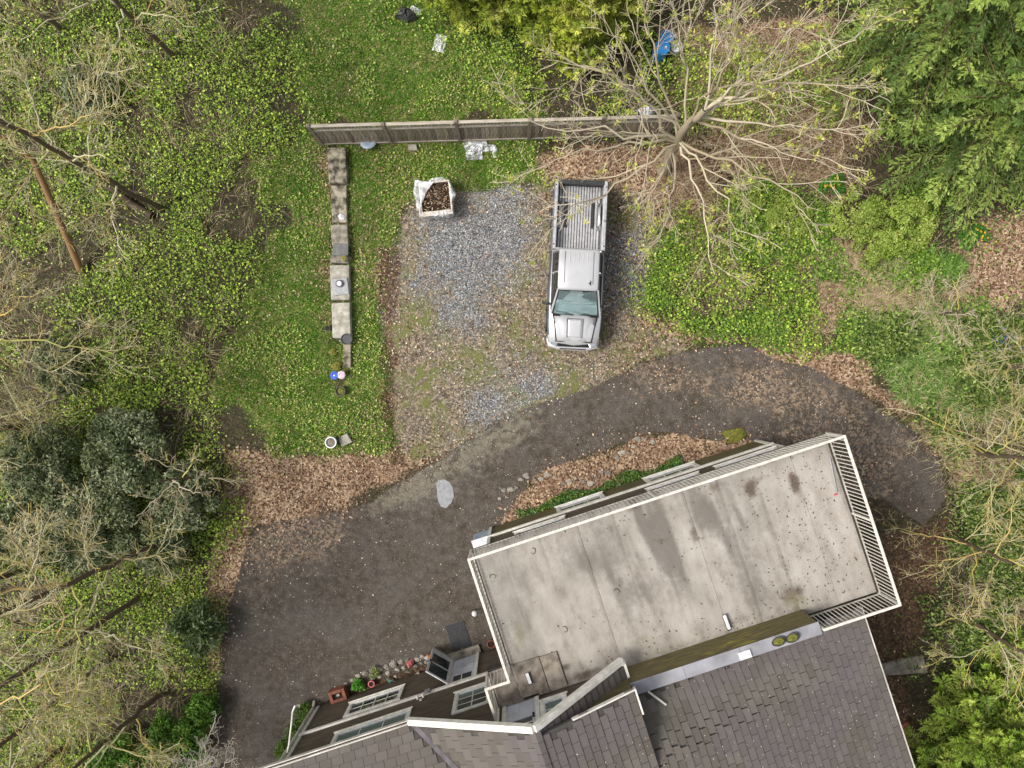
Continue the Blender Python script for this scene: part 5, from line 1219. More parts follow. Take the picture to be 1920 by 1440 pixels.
# ------------------------------------------------------------------ on the deck
plat = empty('wooden_platform', 'dirty two board plywood platform on the deck outside the white door', 'platform', uv(-1.6, -7.6, DZ), HA)
u0, v0 = px_uv(963, 1266, DZ + .06); u1, v1 = px_uv(1028, 1245, DZ + .06)
for a, b_, c0, c1 in ((-2.36, -1.62, -8.22, -7.22), (-1.60, -1.12, -8.20, -7.24)):
    MB().bx(a + 1.6, b_ + 1.6, c0 + 7.6, c1 + 7.6, .012, .05).build('plank', M['plywood'], plat, bevel=.004)
def dthing(px, py, z): return Vector(W(px, py, z))
def vent(px, py, L, label):
    e = empty('drain_spout', label, 'spout', dthing(px, py, DZ + .08), HA + math.radians(2))
    MB().bx(-.045, .045, -L / 2, L / 2, .0, .06).build('spout_body', M['plastic_white'], e, bevel=.012)
    MB().bx(-.06, .06, -L / 2 - .02, -L / 2, -.015, .07).build('end_cap', M['plastic_black'], e); MB().bx(-.06, -.047, -L / 2, L / 2, -.01, .02).build('seal', M['plastic_black'], e); MB().bx(.047, .06, -L / 2, L / 2, -.01, .02).build('seal', M['plastic_black'], e)
vent(1362, 1166, .40, 'white spout lying on the deck close to the parapet wall'); vent(991, 1271, .30, 'white spout lying on the dirty plywood platform')
a, b_ = Vector(W(1556, 858, DZ + .05)), Vector(W(1570, 926, DZ + .05)); e = empty('broom', 'thin grey pole with a red head lying by the deck railing', 'broom', a)
MB().tube([(0, 0, 0), tuple((b_ - a) * .97)], .014, 8).build('pole', M['cap'], e); d = b_ - a; MB().box(d + Vector((-.05, -.02, 0)), (.09, .035, .04), Matrix.Rotation(.35, 3, 'Z')).build('head', M['red_plastic'], e, bevel=.01)
def bowl(px, py, label, a):
    e = empty('planter_bowl', label, 'planter', dthing(px, py, 5.86), HA + a); e.location.z = 5.786
    MB().lathe([(.10, 0), (.15, .06), (.16, .07), (.13, .07), (.12, .05)], (0, 0, 0), 16).build('bowl_body', M['plastic_black'], e)
    o = MB().lathe([(.125, .05), (.10, .09), (.03, .10)], (0, 0, 0), 12).build('moss', M['moss'], e)
    for c_ in e.children: c_.scale = (1.25, .75, 1)
bowl(1461, 1203, 'oval bowl of yellow moss on the parapet cap, nearer the white box', 0); bowl(1487, 1196, 'oval bowl of yellow moss on the parapet cap, nearer the railing', .1)
e = tag(MB().bx(-.16, .16, -.10, .10, 0, .07).build('white_box', M['plastic_white'], loc=(*dthing(1396, 1227, 5.8).xy, 5.787), rot=(0, 0, HA), bevel=.01), 'flat white box sitting on the grey parapet cap', 'box')
for px, py, nm in ((918, 1083, 'a'), (998, 1027, 'b'), (1055, 1175, 'c'), (1150, 1108, 'd')):
    pts = [(0, 0, .012), (.06, .05, .014), (.13, .02, .012), (.17, -.06, .013), (.10, -.10, .012)]
    tag(MB().tube(pts, [.008, .008, .007, .006, .004], 5).build('twig', M['soil'], loc=dthing(px, py, DZ), rot=(0, 0, px)), 'short bent twig lying on the grey deck membrane', 'twig', 'twigs lying on the deck')
n = 1500; uu = RNG.uniform(-2.3, 7.5, n); vv_ = RNG.uniform(-8.2, -4.0, n); k = RNG.random(n) < np.clip(.05 + .75 * np.exp(-((uu - 6.2) / 1.3) ** 2) + .35 * np.exp(-((vv_ + 8.0) / .5) ** 2) + .12 * np.exp(-((uu - 3) / 2) ** 2), 0, 1)
uu, vv_ = uu[k], vv_[k]; n = len(uu); pw = np.stack([.95 * uu - .3122 * vv_, .3122 * uu + .95 * vv_, np.full(n, DZ + .014)], -1)
dd = rdir(n); v, f, c = leaf_quads(pw, dd, np.tile([0, 0, 1.0], (n, 1)) + RNG.normal(0, .2, (n, 3)), RNG.uniform(.02, .085, n), RNG.uniform(.012, .03, n), pal(n, [(.02, .015, .01), (.05, .035, .022), (.10, .07, .045), (.03, .022, .018)]))
tag(link('deck_debris', np_mesh('deck_debris', v, f, M['dry_leaf'], c)), kind='stuff')
n = 700; uu = RNG.uniform(-2, 6.8, n); vv_ = RNG.uniform(-13, -8.7, n); zz = np.array([(zlow(a, b) if a > .52 else zup(a, b)) + .012 for a, b in zip(uu, vv_)])
v, f, c = leaf_quads(np.stack([.95 * uu - .3122 * vv_, .3122 * uu + .95 * vv_, zz], -1), rdir(n), np.tile([0, 0, 1.0], (n, 1)), RNG.uniform(.015, .05, n), RNG.uniform(.012, .025, n), pal(n, [(.55, .5, .42), (.3, .26, .2), (.02, .018, .015), (.45, .42, .36)]))
tag(link('roof_petals', np_mesh('roof_petals', v, f, M['dry_leaf'], c)), kind='stuff')
# ------------------------------------------------------------------ trees and shrubs
def grow(start, dirs, lens, rads, n, wob_, up, r1=.35):
    m = len(start); P = [start]; d = nrm(dirs); p = start; upv = np.array([0, 0, 1.0]) * (np.reshape(up, (-1, 1)) if np.ndim(up) else up)
    for i in range(n - 1):
        d = nrm(d + RNG.normal(0, wob_, (m, 3)) + upv); p = p + d * (lens / (n - 1))[:, None]; P.append(p)
    P = np.stack(P, 1); R = rads[:, None] * np.linspace(1, r1, n)[None]
    return P, R
def kids(P, R, lens, c, t0, t1, ang0, ang1, lr0, lr1, rr, flat=0.0):
    m, n, _ = P.shape
    pi = np.repeat(np.arange(m), c); k = len(pi); t = RNG.uniform(t0, t1, k) * (n - 1); i = np.minimum(t.astype(int), n - 2); fr = (t - i)[:, None]
    st = P[pi, i] * (1 - fr) + P[pi, i + 1] * fr; tan = nrm(P[pi, i + 1] - P[pi, i])
    q = RNG.normal(0, 1, (k, 3)); q[:, 2] *= (1 - flat); side = nrm(np.cross(np.cross(tan, q), tan))
    a = RNG.uniform(ang0, ang1, k)[:, None]
    d = tan * np.cos(a) + side * np.sin(a)
    ln = lens[pi] * RNG.uniform(lr0, lr1, k) * (1.15 - .5 * t / (n - 1)); rd = R[pi, i] * rr
    return st, d, ln, rd
def tube_col(sets, cols, jit=.12, lichen=0.0):
    """sets: list of (P, R, sides) -> verts, faces, colours with a tint per branch"""
    V, F, C = [], [], []; b0 = 0
    for P, R, k in sets:
        q = in_frame(P).any(axis=1)
        if not q.any(): continue
        P, R = P[q], np.broadcast_to(R, P.shape[:2])[q]
        v, f = tubes(P, R, k); m, n, _ = P.shape
        c = pal(m, cols, jit)
        if lichen:
            q = RNG.random(m) < lichen; c[q] = pal(q.sum(), [(.44, .36, .09), (.50, .36, .13), (.40, .38, .12)], .15)
        V.append(v); F.append(f + b0); C.append(np.repeat(c, n * k, axis=0)); b0 += len(v)
    if not V:
        v, f = tubes(sets[0][0][:1], sets[0][1][:1], 3); return v, f, np.full((len(v), 3), .2)
    return np.concatenate(V), np.concatenate(F), np.concatenate(C).clip(0, 1)
TAN = [(.42, .355, .25), (.48, .41, .30), (.33, .27, .18), (.44, .39, .26)]
GREYB = [(.42, .37, .24), (.52, .47, .31), (.24, .19, .12), (.46, .45, .24), (.40, .34, .16)]

def bare_tree(name, label, base, trunk_pts, trunk_r, limbs, cols, group=None, buds=0, lichen=.1, c2=7, c3=6, c4=4, limb_r=.06, wob_=.13, tw=.004, trunkcols=None, lens2=(.35, .6)):
    e = empty(name, label, 'tree', base, 0, group); B = np.array(base)
    tp = np.array([trunk_pts], float); n = tp.shape[1]
    ts = np.linspace(0, n - 1, 12); ii = np.minimum(ts.astype(int), n - 2); fr = (ts - ii)[:, None]
    tp = (tp[0][ii] * (1 - fr) + tp[0][ii + 1] * fr)[None]; tp[0, 1:-1] += RNG.normal(0, trunk_r * .25, (10, 3))
    TR = np.linspace(trunk_r, trunk_r * .55, 12)[None]; TR[0, 0] *= 1.35
    v, f, c = tube_col([(tp, TR, 9)], trunkcols or cols, .05)
    link('trunk', np_mesh('trunk', v - B, f, M['bark'], c, True), e)
    tips = []; allsets = []
    for (fork_t, end) in limbs:
        st = tp[0][int(fork_t * 11)]; end = np.array(end, float); L = np.linalg.norm(end - st)
        k = 10; s = np.linspace(0, 1, k)[:, None]; mid = (st + end) / 2 + RNG.normal(0, L * .07, 3) + np.array([0, 0, L * .08])
        P = ((1 - s) ** 2 * st + 2 * s * (1 - s) * mid + s ** 2 * end); P[1:-1] += RNG.normal(0, L * .016, (k - 2, 3)); P = P[None]
        R = np.linspace(limb_r * (.6 + .12 * L), .010, k)[None]
        v, f, c = tube_col([(P, R, 6)], cols, .06, lichen); link('limb', np_mesh('limb', v - B, f, M['bark'], c, True), e)
        lens = np.array([L])
        a = kids(P, R, lens, c2, .18, .97, .35, .9, *lens2, .55); P2, R2 = grow(*a, 7, wob_, .03); R2 = np.maximum(R2, tw * 1.6)
        a3 = kids(P2, R2, a[2], c3, .2, 1, .4, 1.0, .35, .65, .65); P3, R3 = grow(*a3, 5, wob_ * 1.4, .04); R3 = np.maximum(R3, tw * 1.15)
        allsets += [(P2, R2, 4), (P3, R3, 3)]; tips += [P2[:, -1], P3[:, -1]]
        if c4:
            a4 = kids(P3, R3, a3[2], c4, .25, 1, .4, 1.1, .35, .7, .7); P4, R4 = grow(*a4, 4, wob_ * 1.7, .03); R4 = np.maximum(R4, tw)
            allsets.append((P4, R4, 3)); tips.append(P4[:, -1])
    v, f, c = tube_col(allsets, cols, .14, lichen); tag(link('twigs', np_mesh('twigs', v - B, f, M['bark'], c), e), kind='stuff')
    if buds:
        tp_ = np.concatenate(tips); tp_ = tp_[RNG.random(len(tp_)) < buds]; k = 9; pos = np.repeat(tp_, k, axis=0) + RNG.normal(0, .035, (len(tp_) * k, 3)); d = RNG.normal(0, 1, pos.shape); d[:, 2] = np.abs(d[:, 2]) * .6
        v, f, c = leaf_quads(pos, d, RNG.normal(0, .5, pos.shape) + np.array([0, 0, 1.0]), RNG.uniform(.06, .14, len(pos)), RNG.uniform(.03, .06, len(pos)), pal(len(pos), [(.36, .40, .05), (.44, .45, .08), (.28, .36, .05), (.50, .46, .12)], .15))
        tag(link('young_leaves', np_mesh('young_leaves', v - B, f, M['leaf'], c), e), kind='stuff')
    return e
def Wn(px, py, z): return np.array(W(px, py, z))

# budding tree by the fence: limb ends read off the photograph at plausible heights
bx_, by_, _ = W(1243, 320); F1 = Wn(1262, 285, 1.6); F2 = Wn(1280, 245, 2.8); F3 = Wn(1322, 205, 4.2)
ends = [(.5, Wn(1010, 318, 3.2)), (.5, Wn(1045, 420, 2.6)), (.55, Wn(990, 225, 4.2)), (.6, Wn(1005, 90, 5.0)), (.62, Wn(1130, 30, 5.6)), (.7, Wn(1195, -20, 6.2)), (.8, Wn(1290, -40, 6.5)), (1, Wn(1345, -30, 7.0)), (1, Wn(1430, -30, 7.0)), (1, Wn(1520, 15, 6.6)), (1, Wn(1605, 75, 6.0)), (.95, Wn(1625, 160, 5.6)), (.9, Wn(1580, 240, 4.8)), (.85, Wn(1565, 295, 4.2)), (.6, Wn(1540, 395, 4.0)), (.55, Wn(1385, 450, 3.4)), (.5, Wn(1340, 515, 2.6)), (.45, Wn(1215, 470, 2.6)), (.4, Wn(1185, 400, 2.8)), (.7, Wn(1110, 150, 5.0)), (.9, Wn(1480, 130, 6.6)), (.75, Wn(1380, 60, 6.8)), (.5, Wn(1100, 250, 3.8))]
bare_tree('budding_tree', 'large bare tree with yellow green young leaves spreading over the fence and truck bed', (bx_, by_, 0), [(bx_, by_, 0), F1, F2, F3], .17, ends, TAN, buds=.17, lichen=0, c2=6, c3=5, c4=2, limb_r=.042, tw=.0065, lens2=(.3, .55), trunkcols=[(.30, .25, .17)])

# bare trees of the wood on the other side of the lawn
WOOD = 'bare trees of the wood beside the lawn'
def wood_tree(px, py, h, r_, label, lean=(0, 0), n=9, trunk=.09, zlow_=.35, spread=1.0, name='bare_tree', cols=GREYB, c=(8, 6, 4), bias=None, group=WOOD, lich=.22, ztop=.95):
    x, y, _ = W(px, py); tpts = [(x, y, 0), (x + lean[0] * .4, y + lean[1] * .4, h * .45), (x + lean[0], y + lean[1], h)]
    limbs = []
    for i in range(n):
        t = zlow_ + (ztop - zlow_) * (i + .5) / n; a = 2.4 * i + RNG.normal(0, .4)
        dx, dy = math.cos(a), math.sin(a)
        if bias is not None: dx, dy = dx * .75 + bias[0] * .6, dy * .75 + bias[1] * .6
        L = r_ * RNG.uniform(.75, 1.2) * (1.1 - .4 * t) * spread
        p = np.array(tpts[0]) * (1 - t) + np.array(tpts[2]) * t
        limbs.append((t, p + np.array([dx * L, dy * L, L * RNG.uniform(.15, .55)])))
    return bare_tree(name, label, (x, y, 0), tpts, trunk, limbs, cols, group, 0, lich, *c, limb_r=.026 if group == 'bare trees behind the house deck' else .034, wob_=.17, tw=.0044 if group == 'bare trees behind the house deck' else .0056, trunkcols=[(.12, .09, .06)])
wood_tree(303, 392, 8.5, 3.0, 'tall bare tree with its foot in the creeper nearest the fence end', (.2, .1), 10)
wood_tree(330, 110, 7.5, 2.8, 'bare tree in the creeper at the far corner of the wood', (-.3, .3), 10)
wood_tree(120, 60, 7.0, 2.8, 'bare tree standing deepest in the far corner of the wood', (-.3, .2), 9)
wood_tree(70, 640, 6.0, 3.3, 'bare tree with orange lichen limbs reaching towards the lawn', (.2, 0), 11, bias=(.9, 0))
wood_tree(40, 800, 5.5, 3.0, 'low bare tree between the dark evergreen shrubs', (.3, .2), 9, bias=(.7, .2))
wood_tree(322, 1010, 8.8, 3.0, 'tall dark trunked bare tree beside the evergreen shrubs', (-.2, 0), 9)
wood_tree(265, 1118, 8.2, 2.9, 'dark trunked bare tree behind the long leaved rhododendron', (-.2, -.4), 9)
wood_tree(205, 1235, 7.5, 2.8, 'leaning dark trunked bare tree deep beside the driveway', (-.2, -.6), 9, lich=.35)
wood_tree(60, 1060, 6.0, 2.6, 'bare tree at the edge of the dark evergreen shrubs', (-.1, -.1), 8, lich=.4)
wood_tree(120, 1400, 5.5, 2.6, 'yellow lichen covered bare tree behind the bright green shrub', (0, .1), 9, lich=.5)
wood_tree(300, 1300, 5.0, 2.4, 'bare tree rising between rhododendron and green shrub', (.1, .1), 8, lich=.4)
wood_tree(405, 1440, 3.2, 1.9, 'small pale bare tree overhanging the driveway edge', (.3, .5), 7, .07, .3, bias=(.8, .5), cols=[(.46, .42, .35), (.38, .34, .27), (.5, .46, .38)], lich=.0)
wood_tree(395, 890, 3.0, 1.5, 'slender bare sapling between lawn and evergreen shrubs', (-.2, .2), 6, .05, .25, cols=TAN, c=(5, 4, 3))
EASTG = 'bare trees behind the house deck'
wood_tree(1830, 850, 3.6, 3.0, 'tangled bare tree over the far bend of the driveway', (-.6, .2), 10, .09, .15, bias=(-.75, .1), group=EASTG, lich=.35, c=(6, 4, 4))
wood_tree(1790, 1010, 3.4, 2.6, 'tangled bare tree beside the deck railing', (-.4, 0), 9, .08, .2, bias=(-.6, 0), group=EASTG, lich=.35, c=(6, 4, 4))
wood_tree(1820, 1165, 4.0, 2.3, 'mossy twigged bare tree in front of the cedar', (-.3, 0), 10, .08, .2, bias=(-.5, 0), group=EASTG, lich=.4, c=(6, 4, 4))
wood_tree(1905, 1330, 3.5, 1.9, 'bare tree with an orange lichen limb among the cedar sprays', (-.4, .1), 7, .06, .3, bias=(-.7, 0), group=EASTG, lich=.3, c=(5, 4, 3))
wood_tree(1880, 690, 2.4, 2.0, 'low twiggy bare shrub among the dark strappy grass', (-.3, 0), 8, .05, .1, bias=(-.5, 0), group=EASTG, lich=.2, c=(7, 5, 3))
wood_tree(1760, 590, 1.6, 1.6, 'pale twiggy bare shrub over the dry grass', (-.2, 0), 7, .04, .1, bias=(-.5, .1), group=EASTG, lich=.1, cols=TAN, c=(7, 5, 3))
wood_tree(1925, 960, 3.0, 2.2, 'twiggy bare tree in the evergreen creeper behind the deck', (-.2, 0), 8, .07, .2, bias=(-.5, 0), group=EASTG, lich=.3, c=(5, 4, 4))
# leaning dead trunk
pts = np.array([Wn(152, 508, .1), Wn(128, 450, .9), Wn(95, 375, 1.8), Wn(62, 300, 2.6), Wn(20, 262, 3.2), Wn(-40, 240, 3.8)])
v, f, c = tube_col([(pts[None], np.array([[.12, .11, .10, .09, .075, .06]]), 9)], [(.22, .13, .06)], .05)
o = link('dead_trunk', np_mesh('dead_trunk', v - pts[0] * [1, 1, 0], f, M['bark'], c, True), None, (pts[0][0], pts[0][1], 0)); tag(o, 'bare brown dead trunk leaning out of the creeper', 'trunk')
# fallen dark logs on the wood floor
LOGS = 'rotting logs in the wood'
for i, (a, b_, r_, lb) in enumerate((((60, 250), (285, 405), .13, 'long dark log under the creeper behind the dead trunk'), ((30, 400), (70, 425), .10, 'short log beside the dead trunk'), ((190, 350), (330, 372), .07, 'thin broken log near the foot of the tall bare tree'))):
    A, B = Wn(*a, .15), Wn(*b_, .15); s = np.linspace(0, 1, 7)[:, None]; P = A * (1 - s) + B * s; P[1:-1] += RNG.normal(0, .04, (5, 3))
    v, f, c = tube_col([(P[None], np.full((1, 7), r_), 8)], [(.07, .05, .035)], .05); tag(link('rotting_log', np_mesh('rotting_log', v - A, f, M['bark'], c, True), None, tuple(A)), lb, 'log', LOGS)

def conifer(name, label, px, py, h, r_, z0, nb, cols, LL=.16, LW=.045, droop=.05, rise=.1, group=None, lat=16, per=8, latlen=.34, only=None, shape=.8, cat='tree'):
    x, y, _ = W(px, py); B = np.array([x, y, 0.0]); e = empty(name, label, cat, (x, y, 0), 0, group)
    tp = np.array([[(x, y, 0), (x, y, h * .5), (x, y, h)]], float)
    v, f, c = tube_col([(tp, np.array([[.05 + .014 * h, .03 + .008 * h, .02]]), 8)], [(.12, .08, .055)], .05); link('trunk', np_mesh('trunk', v - B, f, M['bark'], c, True), e)
    t = (np.arange(nb) + RNG.random(nb)) / nb; t = t ** 1.15; z = z0 + (h - z0) * t
    az = np.arange(nb) * 2.39996 + RNG.normal(0, .25, nb)
    if only is not None:   # leave out branches wholly turned away from the garden side
        pass
    L = (r_ * (1 - t) ** shape * RNG.uniform(.72, 1.12, nb)).clip(.25, None)
    d0 = np.stack([np.cos(az), np.sin(az), np.full(nb, rise) + .5 * t], -1); st = np.stack([np.full(nb, x), np.full(nb, y), z], -1)
    P, R = grow(st, d0, L, .008 + .006 * L, 8, .06, -droop)
    tint = pal(nb, cols, .13)
    pi = np.repeat(np.arange(nb), lat * 2); k = len(pi); tt = np.tile(np.repeat(np.linspace(.12, 1.0, lat), 2), nb) + RNG.normal(0, .015, k); tt = tt.clip(0, .999)
    i = np.minimum((tt * 7).astype(int), 6); fr = (tt * 7 - i)[:, None]
    ls = P[pi, i] * (1 - fr) + P[pi, i + 1] * fr; tan = nrm(P[pi, i + 1] - P[pi, i]); side = nrm(np.cross(tan, np.array([0, 0, 1.0]))) * np.tile([1, -1], nb * lat)[:, None]
    a = RNG.uniform(.55, .95, k)[:, None]; ld = tan * np.cos(a) + side * np.sin(a) + RNG.normal(0, .14, (k, 3)) + np.array([0, 0, -.08])
    ll = (L[pi] * latlen * (1 - tt * .72) * RNG.uniform(.7, 1.25, k)).clip(.10, 1.1)
    PL, RL = grow(ls, ld, ll, np.full(k, .006), 4, .12, -droop)
    qi = np.repeat(np.arange(k), per); n = len(qi); s = np.tile(np.linspace(.08, 1, per), k) * 2.999; j = np.minimum(s.astype(int), 2); fr = (s - j)[:, None]
    pos = PL[qi, j] * (1 - fr) + PL[qi, j + 1] * fr; td = nrm(PL[qi, j + 1] - PL[qi, j]); sd_ = nrm(np.cross(td, np.array([0, 0, 1.0]))) * np.where(RNG.random(n) < .5, 1, -1)[:, None]
    b_ = RNG.uniform(.15, .75, n)[:, None]; dd = td * np.cos(b_) + sd_ * np.sin(b_) + RNG.normal(0, .18, (n, 3))
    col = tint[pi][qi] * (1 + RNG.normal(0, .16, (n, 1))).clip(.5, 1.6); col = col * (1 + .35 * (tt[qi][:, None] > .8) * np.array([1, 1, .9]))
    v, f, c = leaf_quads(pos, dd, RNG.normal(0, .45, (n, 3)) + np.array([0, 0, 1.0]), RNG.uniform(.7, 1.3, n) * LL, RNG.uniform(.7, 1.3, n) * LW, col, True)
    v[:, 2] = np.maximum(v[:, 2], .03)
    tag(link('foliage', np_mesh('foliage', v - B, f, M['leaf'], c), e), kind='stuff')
    v, f, c = tube_col([(P, R, 4)], [(.14, .10, .06)], .1); tag(link('branches', np_mesh('branches', v - B, f, M['bark'], c), e), kind='stuff')
    return e
FIR = [(.125, .185, .034), (.165, .23, .045), (.215, .28, .06), (.075, .125, .026)]
FG = 'tall firs at the yard corner'
conifer('fir_tree', 'broad dark green fir nearest the budding tree', 1680, 105, 10.5, 3.8, .5, 230, FIR, .135, .05, .03, .05, FG, 15, 9, .30)
conifer('fir_tree', 'dark green fir standing just above the yellow flowering plants', 1790, 262, 8.0, 3.2, .4, 200, FIR, .135, .05, .03, .05, FG, 15, 9, .30)
conifer('fir_tree', 'tallest fir farthest from the driveway at the yard corner', 1930, 90, 12.0, 3.9, .6, 190, FIR, .135, .05, .03, .05, FG, 15, 9, .30)
CED = [(.24, .29, .03), (.30, .34, .045), (.18, .24, .028), (.35, .37, .07)]
CG = 'yellow green cedars beyond the lawn'
for px, py, h, r_, lb in ((850, 0, 5, 1.5, 'yellow green cedar nearest the black bin bag'), (930, 12, 5, 1.6, 'yellow green cedar in the middle of the hedge beyond the lawn'), (1015, 45, 5, 1.5, 'yellow green cedar at the hedge corner above the creeper'), (1072, 98, 4, 1.35, 'yellow green cedar standing forward of the hedge by the budding tree'), (1125, 40, 4.5, 1.6, 'yellow green cedar behind the forward cedar next to the budding tree')):
    conifer('cedar', lb, px, py, h, r_, .25, 120, CED, .15, .045, -.02, .35, CG, 11, 8, .36, shape=.5)
CB = [(.17, .26, .03), (.22, .31, .04), (.11, .18, .022), (.28, .35, .06)]
CBG = 'bright green cedars by the roof gutter'
for px, py, h, r_, lb in ((1790, 1340, 3.4, 2.1, 'bright green feathery cedar closest to the reddish board'), (1885, 1265, 3.4, 1.8, 'bright green feathery cedar behind the mossy bare tree'), (1730, 1430, 2.8, 1.7, 'bright green feathery cedar tucked under the roof corner')):
    conifer('cedar', lb, px, py, h, r_, .2, 100, CB, .13, .034, .0, .3, CBG, 17, 11, .34, shape=.55)

def shrub(name, label, px, py, r_, h, n, cols, L0, L1, ratio, mat, clumps=16, group=None, tilt=.6, cat='shrub', stems=8, elong=(1, 1), rot=0, csz=(.22, .38)):
    x, y, _ = W(px, py, h * .5); e = empty(name, label, cat, (x, y, 0), rot, group)
    a = RNG.uniform(0, 6.283, clumps); rr_ = r_ * np.sqrt(RNG.random(clumps)) * .78; cz = h * (.35 + .45 * (1 - (rr_ / r_) ** 1.5) * RNG.uniform(.6, 1, clumps))
    C = np.stack([np.cos(a) * rr_ * elong[0], np.sin(a) * rr_ * elong[1], cz], -1); cr = r_ * RNG.uniform(*csz, clumps)
    ci = RNG.integers(0, clumps, n); u = nrm(RNG.normal(0, 1, (n, 3))); u[:, 2] = np.abs(u[:, 2]) * 1.1 - .15; u = nrm(u)
    pos = C[ci] + u * (cr[ci] * RNG.uniform(.75, 1.08, n))[:, None] * np.array([1, 1, .75]); pos[:, 2] = pos[:, 2].clip(.04, None)
    d = nrm(np.cross(u, RNG.normal(0, 1, (n, 3)))) + u * .35; nn = u + RNG.normal(0, tilt, (n, 3)) + np.array([0, 0, .4])
    L = RNG.uniform(L0, L1, n); tint = pal(clumps, cols, .2)
    col = tint[ci] * .5 + pal(n, cols, .22) * .5
    v, f, c = leaf_quads(pos, d, nn, L, L * ratio, col); tag(link('foliage', np_mesh('foliage', v, f, M[mat], c), e), kind='stuff')
    st = np.zeros((stems, 3)) + RNG.normal(0, .05, (stems, 3)) * [1, 1, 0]; tg = C[RNG.integers(0, clumps, stems)]; s = np.linspace(0, 1, 5)[None, :, None]
    P = st[:, None] * (1 - s) + tg[:, None] * s + RNG.normal(0, .03, (stems, 5, 3)) * (s > 0); v, f, c = tube_col([(P, np.tile(np.linspace(.03, .012, 5), (stems, 1)), 5)], [(.12, .09, .06)], .1)
    tag(link('stems', np_mesh('stems', v, f, M['bark'], c), e), kind='stuff')
    return e
LAU = [(.085, .115, .045), (.13, .165, .07), (.21, .25, .13), (.035, .05, .02), (.34, .37, .22), (.15, .17, .06)]
LG = 'dark evergreen shrubs in the wood'
for px, py, r_, h, lb in ((75, 870, 1.5, 2.0, 'dark evergreen shrub around the low bare tree'), (235, 850, 1.6, 2.2, 'dark evergreen shrub closest to the orange lichen tree'), (345, 930, 1.25, 1.9, 'dark evergreen shrub bordering the fallen leaves by the lawn'), (165, 985, 1.8, 2.4, 'broadest dark evergreen shrub in the middle of the group'), (45, 1000, 1.3, 2.0, 'dark evergreen shrub at the outer edge of the wood'), (300, 1025, 1.1, 1.6, 'dark evergreen shrub at the foot of the tall dark trunk'), (165, 170, 1.0, 1.2, 'grey green evergreen shrub in the far corner of the wood'), (110, 690, 1.0, 1.3, 'small evergreen shrub below the orange lichen tree')):
    shrub('evergreen_shrub', lb, px, py, r_, h, int(9500 * r_ * r_ / 2.2), LAU, .08, .17, .42, 'gloss_leaf', 60, LG, csz=(.12, .24))
shrub('rhododendron', 'rhododendron with long dark leaves at the driveway edge', 368, 1175, .95, 1.3, 1900, [(.09, .14, .045), (.15, .21, .08), (.25, .30, .15), (.04, .07, .025)], .2, .34, .28, 'gloss_leaf', 26, None, csz=(.14, .26))
GS_ = [(.08, .18, .02), (.12, .25, .03), (.18, .31, .05), (.035, .09, .012)]
GG = 'bright green shrubs along the driveway'
for px, py, r_, h, lb in ((320, 1395, 1.15, 1.5, 'bright green leafy shrub hanging over the lower driveway edge'), (220, 1440, 1.1, 1.5, 'bright green leafy shrub behind the one at the driveway edge'), (378, 1330, .6, 1.1, 'smaller bright green shrub by the pale bare tree')):
    shrub('green_shrub', lb, px, py, r_, h, int(6000 * r_), GS_, .09, .18, .45, 'gloss_leaf', 40, GG, csz=(.14, .28))
YG = [(.25, .34, .045), (.31, .40, .07), (.18, .28, .035), (.37, .43, .10)]
YGG = 'yellow green bushes below the firs'
for px, py, r_, h, lb in ((1610, 400, 1.05, .9, 'yellow green bush nearest the budding tree'), (1700, 425, 1.1, .9, 'yellow green bush in the middle below the firs'), (1640, 465, .8, .7, 'low yellow green bush next to the dry grass'), (1480, 400, .9, .6, 'sparse yellow green bush under the budding tree limbs'), (1400, 370, .7, .5, 'small yellow green bush by the foot of the budding tree')):
    shrub('yellow_green_bush', lb, px, py, r_, h, int(4200 * r_), YG, .045, .095, .7, 'leaf', 36, YGG, csz=(.14, .26))
for px, py, lb in ((1825, 445, 'clump of yellow flowers beside the fir'), (1560, 345, 'small clump of yellow flowers in front of the fir')):
    e = shrub('flower_clump', lb, px, py, .5, .4, 1500, [(.06, .2, .02), (.09, .26, .03)], .05, .1, .5, 'leaf', 9, None, cat='flowers')
    n = 18; v, f, c = leaf_quads(np.stack([RNG.normal(0, .28, n), RNG.normal(0, .25, n), RNG.uniform(.38, .5, n)], -1), rdir(n), np.tile([0, 0, 1.0], (n, 1)), .08, .08, pal(n, [(.6, .46, .04), (.6, .36, .03)], .1)); tag(link('blossoms', np_mesh('blossoms', v, f, M['leaf'], c), e), kind='stuff')
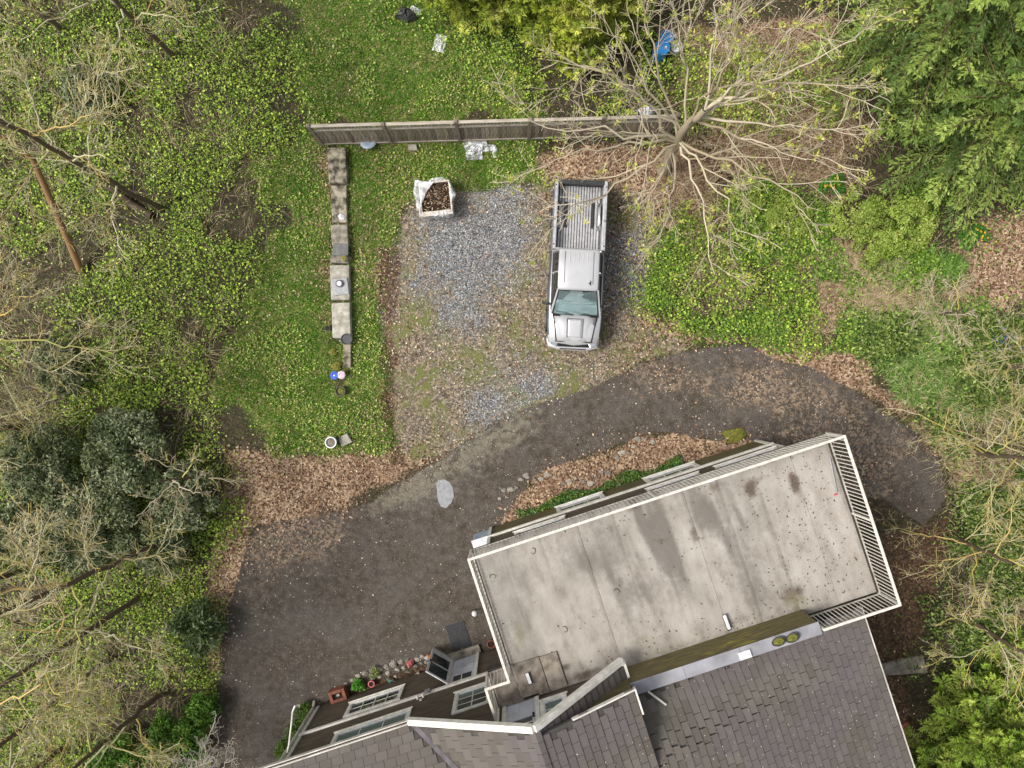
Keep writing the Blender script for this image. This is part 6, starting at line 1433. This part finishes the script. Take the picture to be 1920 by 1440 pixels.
e = shrub('bluebell_clump', 'clump of blue flowers in the dark strappy grass', 1876, 636, .42, .4, 900, [(.04, .10, .05), (.06, .14, .06)], .06, .14, .3, 'leaf', 8, None, cat='flowers')
n = 34; v, f, c = leaf_quads(np.stack([RNG.normal(0, .2, n), RNG.normal(0, .28, n), RNG.uniform(.36, .48, n)], -1), rdir(n), np.tile([0, 0, 1.0], (n, 1)), .07, .06, pal(n, [(.12, .17, .38), (.18, .24, .45)], .1)); tag(link('blossoms', np_mesh('blossoms', v, f, M['leaf'], c), e), kind='stuff')
# plants along the house
for px, py, r_, lb in ((577, 1342, .42, 'green lavender bush at the house corner nearest the planter'), (557, 1372, .45, 'green lavender bush in the middle at the house corner'), (540, 1406, .42, 'yellowish lavender bush below the gooseneck lamp')):
    shrub('lavender_bush', lb, px, py, r_, .5, 1300, [(.14, .22, .03), (.19, .26, .05), (.10, .18, .03), (.06, .12, .02)], .08, .18, .2, 'leaf', 10, 'lavender bushes at the house corner')
shrub('green_tuft', 'bright green tuft of leaves beside the small red pot', 674, 1284, .24, .26, 360, [(.10, .30, .03), (.14, .36, .05)], .08, .16, .35, 'leaf', 6, None, cat='plant')
shrub('leafy_plant', 'pale flowering plant at the edge of the stone bed', 700, 1262, .22, .24, 300, [(.28, .33, .10), (.16, .22, .05), (.45, .44, .25)], .04, .09, .6, 'leaf', 6, None, cat='plant')
def wallplants(x, y):
    u, v = HOUSE_UV(x, y); return ((v > -4.36) & (v < -4.12 + .12 * np.sin(u * 3)) & (u > -1.2) & (u < 4.6)) * (.3 + .7 * (vnoise(x * 2, y * 2, 77) > .45))
x, y = scatter_points(170000, wallplants, -1, 8, -6, 0); n = len(x); d = rdir(n); d[:, 2] = RNG.normal(.2, .5, n)
v, f, c = leaf_quads(np.stack([x, y, RNG.uniform(.02, .16, n)], -1), d, RNG.normal(0, .4, (n, 3)) + np.array([0, 0, 1.0]), RNG.uniform(.05, .12, n), RNG.uniform(.03, .06, n), pal(n, [(.06, .16, .03), (.10, .22, .04), (.20, .24, .03), (.04, .10, .03)], .25))
tag(link('wall_plants', np_mesh('wall_plants', v, f, M['leaf'], c)), kind='stuff')
